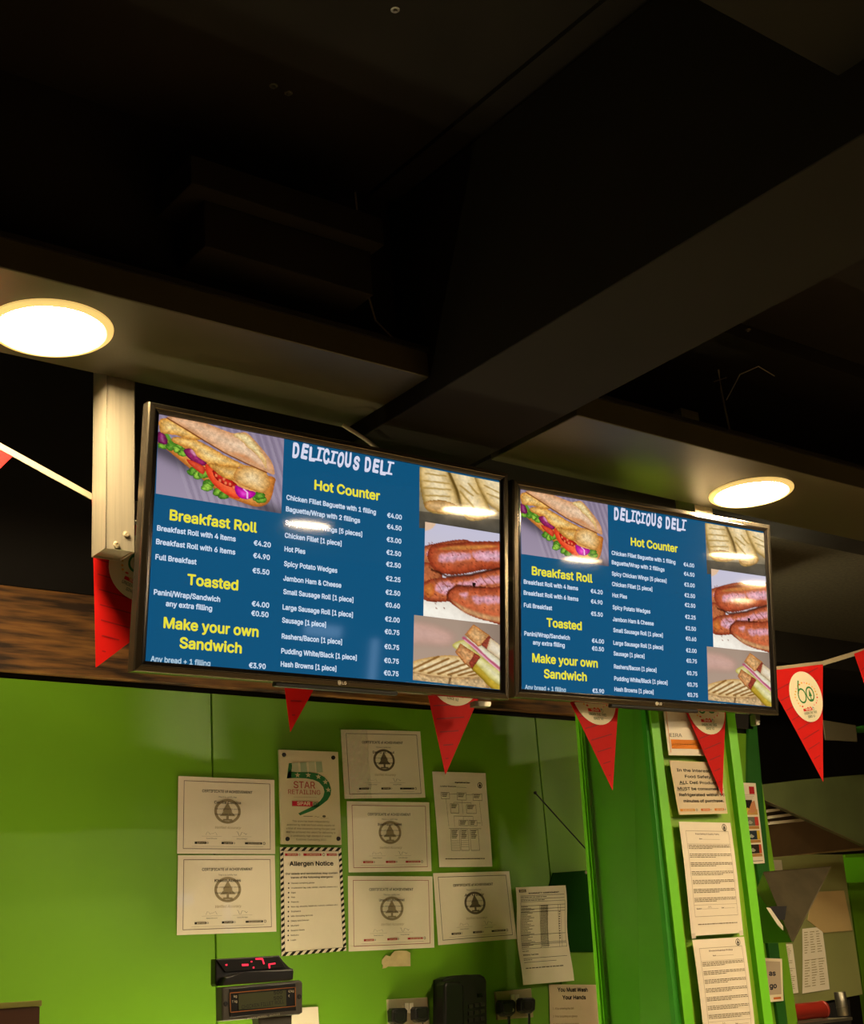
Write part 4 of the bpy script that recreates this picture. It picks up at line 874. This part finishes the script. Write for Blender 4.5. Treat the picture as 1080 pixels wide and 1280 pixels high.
def policy(label, px, title, seed, bottom=True):
    o, fn = sheet('policy_sheet', label, 'sheet', px, YP, m_paper, off=.018, curl=lambda u, v: .002 * math.sin(4 * v)); g = flip(fn)
    ik = Ink(); c = '4a3e2a'; r2 = random.Random(seed); emblem(ik, .86, .955, .045, 1.41, '3a3222'); ik.frame(.10, .16, .93, .92, .004, '8a7a58', .003, 10); ik.text(title, .51, .885, .013, '5a3c28', w=.46, al='c', bold=.01); ik.text('Store', .34, .842, .010, c, w=.06, bold=.02); ik.rect(.41, .842, .74, .844, '8a7a58')
    for y in (.80, .26): ik.rect(.10, y, .93, y + .002, '8a7a58')
    for k in range(7):
        for j in range(3): ik.greek(.12, .92, .785 - .078 * k - .014 * j, .006, '6e6044', r2, (1, 1, .5 + .3 * r2.random())[j])
    ik.text('Signature', .14, .225, .010, c, w=.1, bold=.02); ik.rect(.25, .225, .56, .227, '8a7a58'); ik.text('Date', .62, .225, .010, c, w=.05, bold=.02); ik.rect(.68, .225, .88, .227, '8a7a58'); ik.line([(.36, .23), (.38, .25), (.39, .232), (.41, .248), (.43, .232)], .003, '8a7a58', 1); ik.greek(.14, .9, .09, .008, '6e6044', r2)
    ik.out('printed_text', g, .0006, o)
    for u in (.03, .95): p = fn(u, 1.0, .001); MB().prism([(p[0] - .008, p[1] - .001, p[2] - .007), (p[0] + .008, p[1] - .001, p[2] - .006), (p[0] + .007, p[1] - .001, p[2] + .007), (p[0] - .007, p[1] - .001, p[2] + .006)], (0, .0005, 0)).out('tape_corner', m_white, o)
policy('upper policy sheet, second printed page down the pillar', [(848.5, 1027), (913, 1028.5), (929.5, 1166), (865, 1170)], 'Food Safety & Quality Policy', 1)
policy('lower policy sheet at the bottom of the pillar', [(865.5, 1175), (930, 1171), (947, 1310), (883, 1316)], 'Environmental Policy', 2)
# poster on the wall end, behind the pillar
po, fn = sheet('hygiene_poster', 'tall picture poster half hidden behind the right of the pillar', 'poster', [(917, 978), (944.5, 979), (956, 1079), (926, 1081)], YB, m_lam, off=.016); g = flip(fn)
ik = Ink(); ik.rect(.66, .86, .9, .955, 'b01c24')
for j in range(4): ik.rect(.42, .90 - .02 * j - .05, .9 - .05 * j, .853 - .02 * j, '7a6e5c')
for j, (y, a, b_) in enumerate(((.60, '1c1814', 'c89a50'), (.42, '6a6c5c', 'b83a2c'), (.25, '24303c', 'c8a828'), (.08, '2c2418', 'c8502c'))):
    hh = .185 if j == 0 else .11; y0 = y + (.0 if j == 0 else .045); ik.rect(.30, y0, .74 + .03 * j, y0 + hh, a, 1); ik.rect(.74 + .03 * j if j else .30, y0, .93, y0 + (hh if j else .07), b_, 2 if not j else 1)
    if j == 0: ik.poly([(.5, y0 + .03), (.72, y0 + .16), (.85, y0 + .18), (.9, y0 + .06), (.72, y0 + .02)], 'c88a60', 3); ik.poly([(.34, y0 + .0), (.62, y0 + .07), (.5, y0 + .09), (.34, y0 + .06)], 'd8c050', 3)
    else: ik.rect(.34, y0 - .04, .93, y0 - .004, 'b88a4c', 1); ik.poly([(.4, y0 + .03), (.55, y0 + .07), (.68, y0 + .04), (.6, y0 + .02)], 'a8a898', 2)
ik.greek(.5, .93, .03, .008, '6a5e48'); ik.out('poster_pictures', g, .0006, po)

# wall shadow painted as a dark sheet, and aerial, left of the pillar
bd = MB().prism([ony(x, y, YB - .006) for x, y in ((686, 1110), (692, 1091), (733, 1088), (760, 1087), (768, 1190), (688, 1190))], (0, .005, 0)).out('wall_shadow_patch', mat('painted_wall_shadow', '123d0b', 0.85, spec=.08)); tag(bd, 'dark green sheet painting shadow and reflection on the wall behind the table sheet', 'board')
p = ony(732.5, 1090.5, YB - .006); MB().rev([(.001, -.003), (.005, -.002), (.006, .001)], tuple(p), 12, 'y').out('wall_screw', m_steel, bd)
ae = MB().tube([ony(669, 991, 3.2), ony(733, 1062, 3.05), ony(748, 1079, 2.92)], .0022, 8).rev([(.001, -.005), (.005, -.003), (.005, .003), (.001, .005)], tuple(ony(669, 991, 3.2)), 10).out('radio_aerial', m_shell, smooth=True); tag(ae, 'thin black radio aerial poking out behind the pillar', 'aerial')

# ------------------------------------------------------------------ scale display
Q = lambda pts, Y: [ony(250 + x / 7.2, 1180 + y / 7.2, Y) for x, y in pts]
YL = 2.92
sc = empty('weighing_scale', tuple(ony(312, 1330, YL))); so = np.array(sc.location)
tag(sc, 'weighing scale head with green LCD and a black red-digit display above', 'scale')
S_ = lambda pts, Y: [p - so for p in Q(pts, Y)]
b = MB().prism(S_([(200, 392), (215, 386), (895, 324), (915, 332), (926, 352), (924, 618), (900, 634), (215, 697), (200, 690)], YL), (0, .028, 0), .004).out('lcd_housing', m_grey, sc)
MB().prism(S_([(268, 402), (858, 350), (866, 598), (270, 662)], YL - .002), (0, .006, 0), .001).out('lcd_bezel', mat('black_lcd_bezel', '14120e', 0.3), sc)
ik = Ink()
def px2(l): return [(ony(250 + x / 7.2, 1180 + y / 7.2, YL - .004) - so) for x, y in l]
def qpoly(ik, l, col, lay=0): ik.poly([(p[0], p[2]) for p in px2(l)], col, lay)
for i, q in enumerate(([(270, 438), (860, 386), (861, 392), (271, 445)], [(272, 612), (861, 556), (862, 562), (275, 619)], [(268, 440), (275, 439), (279, 614), (272, 615)], [(854, 388), (861, 387), (864, 560), (857, 560)])): qpoly(ik, q, 'b0703a')
qpoly(ik, [(345, 452), (775, 414), (777, 558), (350, 592)], '4a4f33')
def ptext(ik, s, x, y, x1, cap, col, lay=1, bold=0.01):
    a = ony(250 + x / 7.2, 1180 + y / 7.2, YL - .004) - so; b_ = ony(250 + x1 / 7.2, 1180 + (y - (x1 - x) * .085) / 7.2, YL - .004) - so
    ik.text(s, a[0], (a[2]), cap, col, w=b_[0] - a[0], bold=bold, layer=lay, rot=.045)
ptext(ik, '500', 665, 456, 742, .0075, '20221a'); ptext(ik, '500', 665, 504, 742, .0075, '20221a'); ptext(ik, 'CHICKEN FILLET ROLL', 375, 585, 760, .008, '30332a'); ptext(ik, 'kg', 305, 482, 333, .005, 'd8d0b8'); ptext(ik, 'T kg', 288, 530, 335, .005, 'd8d0b8'); ptext(ik, '€/kg', 795, 437, 845, .005, 'd8d0b8'); ptext(ik, '€', 795, 478, 808, .005, 'd8d0b8')
ptext(ik, 'AVERY BERKEL  SCALES', 425, 678, 720, .0035, 'a49c88')
fy = -.0; ik.out('lcd_print', lambda a, b_, off: (a, (YL - .0035) - so[1] - off, b_), .0004, sc)
for (x, y) in ((232, 537), (895, 473)): p = ony(250 + x / 7.2, 1180 + y / 7.2, YL) - so; MB().rev([(.005, -.0015), (.0058, 0), (.0058, .002)], tuple(p), 16, 'y').out('housing_button', m_shell, sc, True)
# upper red digit display: a wedge with a sloping face
fr = S_([(140, 135), (715, 102), (790, 216), (835, 220), (847, 245), (842, 312), (815, 326), (205, 372), (150, 380), (138, 360)], YL + .02)
MB().prism(fr, (0, .022, 0), .003).out('led_housing', m_plastic, sc)
MB().prism(S_([(232, 296), (400, 252), (845, 222), (842, 316), (815, 328), (205, 374)], YL - .005), (0, .026, 0), .004).out('led_front_lip', m_plastic, sc)
MB().prism(S_([(150, 142), (705, 112), (772, 214), (228, 254)], YL + .016), (0, .006, 0), .001).out('led_window', mat('smoked_window', '0a0807', 0.4, spec=0.3), sc)
m_led = emis('red_led', (1.0, .02, .06), 1.6)
lb = MB()
for q in ([(378, 180), (435, 178), (437, 196), (380, 198)], [(500, 128), (556, 125), (558, 140), (502, 142)], [(555, 128), (566, 128), (583, 178), (572, 182)], [(618, 176), (678, 168), (679, 181), (619, 189)], [(616, 184), (629, 182), (634, 217), (622, 220)], [(230, 182), (246, 180), (247, 194), (232, 196)], [(458, 153), (471, 152), (472, 164), (459, 165)], [(476, 206), (489, 205), (490, 218), (477, 219)]):
    lb.prism(S_(q, YL + .0145), (0, .001, 0))
lb.out('led_digits', m_led, sc)
MB().prism(S_([(520, 640), (830, 640), (822, 900), (560, 900)], YL + .015), (0, .03, 0), .003).out('scale_stem', m_grey, sc)
ik = Ink(); ik.rect(0, 0, .001, .001, '161412')

# ------------------------------------------------------------------ phone
K = lambda pts, Y: [ony(470 + x / 4.7, 1180 + y / 4.7, Y) for x, y in pts]
ph = empty('wall_phone', tuple(ony(582, 1320, YB))); po_ = np.array(ph.location); tag(ph, 'black wall telephone with corded handset and keypad', 'phone')
kk = lambda pts, Y: [p - po_ for p in K(pts, Y)]
MB().prism(kk([(392, 208), (430, 190), (520, 180), (615, 178), (640, 192), (652, 215), (660, 640), (388, 645)], YB - .045), (0, .044, 0), .006).out('phone_body', m_plastic, ph)
MB().prism(kk([(400, 240), (412, 222), (455, 216), (500, 222), (522, 240), (528, 640), (402, 645)], YB - .075), (0, .035, 0), .009).out('handset', mat('black_handset', '0f0d0b', 0.35), ph)
MB().prism(kk([(596, 292), (624, 289), (626, 312), (598, 314)], YB - .047), (0, .004, 0), .0005).out('phone_display', mat('phone_lcd', '060606', 0.1), ph)
for r_ in range(5):
    for c_ in range(3):
        x = 556 + 35 * c_; y = 366 - 6 * c_ + 42 * r_; MB().prism(kk([(x - 11, y - 10), (x + 11, y - 12), (x + 12, y + 10), (x - 11, y + 12)], YB - .049), (0, .006, 0), .001).out('phone_key', mat('phone_key_plastic', '2c2925', 0.3), ph)
# sockets and plugs
def socket(label, plate, sw):
    t = empty('wall_socket', tuple(K([plate[3]], YB)[0])); o_ = np.array(t.location); tag(t, label, 'socket', 'double sockets on the green wall'); k2 = lambda pts, Y: [p - o_ for p in K(pts, Y)]
    MB().prism(k2(plate, YB - .008), (0, .0079, 0), .002).out('socket_plate', mat('brushed_socket_steel', 'b3a484', 0.36, 0.25, var=0.1), t)
    x0, y0, x1, y1 = sw; xm = (x0 + x1) / 2
    for a, b_ in ((x0, xm - 1.5), (xm + 1.5, x1)): MB().prism(k2([(a, y0 + 2), (b_, y0), (b_ + 2, y1 - 2), (a + 2, y1)], YB - .012), (0, .005, 0), .0008).out('rocker_switch', m_white, t)
socket('steel double socket left of the phone', [(70, 326), (304, 313), (318, 500), (80, 510)], (168, 346, 220, 406))
socket('steel double socket right of the phone', [(704, 281), (913, 259), (926, 430), (716, 446)], (795, 295, 842, 350))
def plug(label, c, w_, h_, dot=False):
    x, y = c; t = empty('power_plug', tuple(K([(x, y + h_)], YB)[0])); o_ = np.array(t.location); tag(t, label, 'plug', 'black plugs in the wall sockets'); k2 = lambda pts, Y: [p - o_ for p in K(pts, Y)]
    o8 = [(x - w_, y - h_ * .7), (x - w_ * .75, y - h_), (x + w_ * .7, y - h_ * 1.05), (x + w_, y - h_ * .75), (x + w_ * .95, y + h_ * .6), (x + w_ * .45, y + h_), (x - w_ * .4, y + h_), (x - w_ * .95, y + h_ * .65)]
    MB().prism(k2(o8, YB - .034), (0, .022, 0), .005).out('plug_body', m_plastic, t, False)
    i8 = [(x + (a - x) * .62, y + (b_ - y) * .62) for a, b_ in o8]; MB().prism(k2(i8, YB - .039), (0, .007, 0), .002).out('plug_grip', m_plastic, t)
    s = k2([(x + 2, y + h_ * .9), (x + 4, y + h_ * 1.5), (x + 3, y + h_ * 2.6), (x + 8, y + h_ * 5)], YB - .022); MB().tube(s, .0042, 8).out('plug_cord', m_shell, t, True)
    if dot: p = k2([(x + 27, y + 10)], YB - .035)[0]; MB().rev([(.0042, -.0006), (.0048, .001)], tuple(p), 14, 'y').out('plug_dot', m_white, t)
plug('rounded black plug in the left side of the left socket', (141, 425), 48, 48); plug('angular black plug in the right side of the left socket', (273, 415), 44, 46)
plug('black plug with a white dot, left side of the right socket', (778, 377), 46, 48, True); plug('plain black plug in the right side of the right socket', (896, 362), 44, 46)

# brown cabinet at the lower left corner
cx0 = ony(53, 1250, 2.9); cb_ = empty('brown_cabinet', (0, 0, 0)); tag(cb_, 'brown box cabinet cropped by the lower left corner', 'cabinet')
MB().box(-.45, .5, -.2, .15, 0, cx0[2] + .67 - .012, bev=.003).out('cabinet_body', mat('brown_laminate', '4a2c1a', 0.35, var=0.2), cb_)
MB().box(-.452, .503, -.203, .153, cx0[2] + .67 - .012, cx0[2] + .67, bev=.002).out('cabinet_top', mat('olive_cabinet_top', '7c7a3c', 0.3), cb_)
cb_.location = (cx0[0] - .503, 2.9 + .203, -.67)

# ------------------------------------------------------------------ unseen counter and tube lights, added to brighten the wall from below
ct = empty('added_deli_counter', (1.4, 2.95, -1.62)); tag(ct, 'stainless deli counter added unseen under the green wall, below the frame, to bounce light', 'counter')
MB().box(-1.9, .9, -.42, .30, 0, .9, bev=.004).out('counter_body', m_white, ct)
MB().box(-1.92, .92, -.45, .32, .9, .93, bev=.003).out('counter_top', m_steel, ct)
m_ctube = emis('added_counter_tube', (1.0, .86, .52), COUNTER_FILL)
for x, l_ in ((-.34, 'at the left end of the counter, below the frame'), (1.82, 'at the right end of the counter, below the frame')):
    cl_ = empty('added_counter_light', (x, 3.07, -.69)); tag(cl_, 'added tube light on two steel stands ' + l_, 'lamp', 'added tube lights on the deli counter')
    MB().rev([(.014, -.38), (.016, -.37), (.016, .37), (.014, .38)], (0, 0, .09), 14, 'x').out('added_light_tube', m_ctube, cl_)
    for dx in (-.39, .39): MB().box(dx - .012, dx + .012, -.03, .03, 0, .12, bev=.002).out('tube_holder', m_steel, cl_)

# ------------------------------------------------------------------ kitchen beyond the pillar
KY = 4.60
def pp(pts, Y): return [ony(x, y, Y) for x, y in pts]
hd = empty('extractor_hood', tuple(ony(1010, 1060, 4.2))); ho = np.array(hd.location); tag(hd, 'dark olive sloping hood over the kitchen at right', 'hood')
hp = lambda pts, Y: [p - ho for p in pp(pts, Y)]
MB().prism(hp([(925, 984), (955, 999), (1080, 1056), (1200, 1110), (1200, 960), (1080, 968), (1000, 975)], 4.2), (0, .03, 0)).out('hood_front', mat('olive_hood_paint', '4c5230', 0.4, var=0.2), hd)
a_, b_ = hp([(925, 986), (1200, 1112)], 4.2); c_, d_ = hp([(1200, 1046), (925, 1076)], 4.43)
ub = MB()
for q in ((a_, b_, c_), (a_, c_, d_)): ub.prism(q, (0, .012, .012))
ub.out('hood_underside', mat('brown_hood_underside', '5e4a30', 0.5, var=0.2), hd)
for (x0, y0, x1, y1) in ((958, 1012, 975, 1010), (960, 1020, 992, 1016), (962, 1027, 1006, 1023)):
    q = pp([(x0, y0), (x1, y1), (x1, y1 + 3.2), (x0, y0 + 3.6)], 4.22 + .0022 * (y0 - 1000)); MB().prism([p - ho for p in q], (0, .02, 0)).out('hood_slat', m_white, hd)
tr = MB().prism(pp([(958, 1063), (1090, 1053.5), (1090, 1061), (958, 1071)], 4.45), (0, .08, 0)).out('shelf_edge', mat('pale_timber', 'a8946a', 0.5, var=0.2, vscale=20, stretch=(1, 1, 10))); tag(tr, 'pale timber edge strip running under the sloping hood', 'strip')
sp = MB().prism(pp([(950, 1068), (1053.5, 1068), (1078.5, 1243), (975, 1262)], KY), (0, .03, 0), .002).out('splashback', mat('grey_green_splashback', '8e9058', 0.35, 0.0, var=0.12, vscale=3)); tag(sp, 'dull olive metal splashback with papers taped to it', 'panel')
def kpaper(label, px, grid, Y=KY - .004, seed=0):
    o, fn = sheet('price_list', label, 'paper', px, Y, m_paper, off=.0, group='lists taped in the kitchen', curl=lambda u, v: .002 * math.sin(3 * v)); g = flip(fn); ik = Ink(); r2 = random.Random(seed)
    for k in range(22):
        if k in (9, 10): continue
        for x0, x1 in grid: ik.greek(x0, x1, .93 - .04 * k, .014, 'a09060', r2, .5 + .5 * r2.random())
    ik.rect(.06, .50, .95, .505, '8a7a50'); ik.out('printed_list', g, .0006, o)
kpaper('narrow printed list half hidden beneath the metal chute', [(976, 1180), (990.5, 1180), (998, 1241), (984, 1243)], ((.1, .9),), seed=4)
kpaper('wide printed list right of the metal chute', [(1003, 1161), (1027.5, 1158.5), (1037, 1236.5), (1003, 1242)], ((.08, .3), (.36, .6), (.66, .92)), seed=5)
bc = MB().prism(pp([(1016, 1115), (1055, 1113), (1065.5, 1163), (1030, 1166), (1010, 1150)], KY - .006), (0, .004, 0)).out('painted_reflection', mat('tan_reflection', 'c4a872', 0.5, var=0.1)); tag(bc, 'tan reflection painted on the splashback above the wide printed list', 'card')  # tan patch paints a reflection in the splashback
swb = MB().prism(pp([(966, 1075), (977, 1075), (978.5, 1088), (967, 1088)], KY - .012), (0, .01, 0), .001).out('switch_plate', m_white); tag(swb, 'small pale switch plate above the metal chute', 'switch')
# right hand green return; its lit band painted as a brighter strip
kr = MB().prism(pp([(1056, 1068), (1200, 1060), (1230, 1330), (1092, 1330)], KY + .25), (0, .03, 0)).out('wall_kitchen', m_green); tag(kr, 'green kitchen wall at the right edge', 'wall', kind='structure')
kl = MB().prism(pp([(1054, 1072), (1200, 1069), (1200, 1100), (1058, 1103)], KY + .2), (0, .05, 0)).out('lit_wall_band', m_green_edge); tag(kl, 'bright green strip painting the lit band of wall at the right edge', 'strip')
# wall end board behind the pillar
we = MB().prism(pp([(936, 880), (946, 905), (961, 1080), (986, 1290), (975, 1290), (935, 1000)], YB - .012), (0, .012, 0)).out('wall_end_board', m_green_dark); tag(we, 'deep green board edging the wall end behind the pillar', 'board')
# steel chute: open faceted box
ch = empty('metal_chute', tuple(ony(990, 1178, 3.15))); co = np.array(ch.location); tag(ch, 'angular stainless steel chute fixed right of the pillar', 'chute')
cp = lambda x, y, Y: ony(x, y, Y) - co
def hull(name, tris, m, th=.004):
    b = MB()
    for q in tris:
        a = [np.array(p) for p in q]; n = np.cross(a[1] - a[0], a[2] - a[0]); n = n / np.linalg.norm(n) * th
        if n[1] < 0: n = -n
        b.prism(a, n)
    return b.out(name, m, ch)
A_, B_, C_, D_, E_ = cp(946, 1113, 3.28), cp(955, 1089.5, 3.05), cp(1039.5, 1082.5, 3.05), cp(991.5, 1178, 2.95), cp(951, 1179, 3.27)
hull('chute_plate', [(B_, C_, D_, A_)], mat('dull_steel', '857a5e', 0.3, 0.75, var=0.25, vscale=12))
hull('chute_side', [(A_, D_, E_)], mat('green_reflection_steel', '4f8a20', 0.35, 0.2))  # reflected green is put into this face's colour
lb = MB().prism([cp(962, 1133, 2.99), cp(983.5, 1132.5, 2.99), cp(981, 1150, 2.985), cp(972, 1149, 2.985)], (0, .002, 0)).out('chute_dark_reflection', m_shell, ch); tag(lb, 'black reflection painted as a small plate')  # dark reflection in the steel, painted as a plate
lb = MB().prism([cp(958, 1134.5, 2.985), cp(963, 1135, 2.985), cp(979, 1158, 2.98), cp(979, 1163, 2.98), cp(972, 1156, 2.98)], (0, .002, 0)).out('chute_pale_reflection', m_white, ch)  # pale part of the same painted reflection
kl_ = empty('added_kitchen_light', (4.32, 3.63, 1.35)); tag(kl_, 'added twin tube kitchen ceiling light hidden behind the right menu screen', 'lamp')  # unseen light added to brighten the kitchen
MB().box(-.09, .09, -.19, .19, .0, .05, bev=.005).out('light_housing', m_white, kl_)
m_kt = emis('added_kitchen_tube', (1.0, .84, .50), 480)
for x in (-.045, .045): MB().rev([(.010, -.18), (.013, -.17), (.013, .17), (.010, .18)], (x, 0, -.016), 14, 'y').out('added_light_tube', m_kt, kl_)
MB().rev([(.006, .05), (.006, .249)], (0, 0, 0), 8).out('drop_rod', m_steel, kl_)
# 'as / go' sign
sg, fn = sheet('serving_sign', 'small cream sign reading as and go beside the pillar', 'sign', [(944, 1197), (977.5, 1198.5), (979.5, 1251), (948, 1254)], YB - .02, m_cream); g = flip(fn)
ik = Ink(); ik.rect(.05, .16, .92, .93, 'b8a890'); ik.text('as', .47, .60, .115, '14182c', w=.26, bold=.025, layer=1); ik.text('go', .47, .31, .115, '14182c', w=.28, bold=.025, layer=1); ik.rect(.6, .05, .9, .10, 'c86a2c', 1); ik.out('printed_text', g, .0006, sg)
# shelf, red roll and steel cup
s0, s1 = ony(960, 1280, 4.0), ony(1066, 1275, 4.0); sz = (s0[2] + s1[2]) / 2
sh = MB().box(s0[0], s1[0], 4.0, 4.35, sz - .012, sz, bev=.001).out('kitchen_shelf', m_steel); tag(sh, 'steel shelf edge at the lower right', 'shelf')
rc = ony(990, 1271, 4.12); rc[2] = sz + .0385; rl = ony(1030, 1268.5, 4.12); ax = rl[0] - rc[0]
ro = MB().rev([(.030, -.06), (.036, -.055), (.036, ax - .012), (.038, ax - .01), (.038, ax), (.028, ax + .003)], tuple(rc), 24, 'x').out('red_roll', mat('red_tin', '8a2418', 0.35), smooth=True); tag(ro, 'red cylindrical tin lying on the steel shelf', 'tin')
cc = ony(1055, 1274.5, 4.15); cc[2] = sz; cu_ = MB().rev([(.024, 0), (.026, .004), (.026, .035), (.028, .037), (.026, .039), (.027, .10), (.025, .103)], tuple(cc), 24).out('steel_cup', m_steel, smooth=True); tag(cu_, 'upright steel cup at the right end of the shelf', 'cup')
dkk = MB().prism(pp([(984, 1262), (1062, 1250), (1066, 1300), (986, 1300)], KY + .0), (0, .3, 0)).out('recess_shade', m_gap); tag(dkk, 'near-black block painting the shade of an opening under the splashback', 'recess')  # solid block; the opening's shade is put into its colour
# dim things hanging beyond the bunting
cdd = MB().prism(pp([(1029, 900), (1070, 907), (1071.5, 927), (1032, 925)], 4.0), (0, .004, 0)).out('hanging_card', mat('hanging_card_board', '4c4430', 0.6)); tag(cdd, 'dim blank card hanging behind the rightmost whole pennant', 'card')
dc = ony(1085, 911, 4.0); ds = MB().rev([(.03, .012), (.08, .008), (.092, 0), (.08, -.006), (.03, -.01)], tuple(dc), 32).rev([(.022, -.22), (.022, -.01)], tuple(dc), 16).out('pendant_dish', m_green_dark, smooth=True); tag(ds, 'dim green dish lamp on a black stem at the right edge', 'lamp')
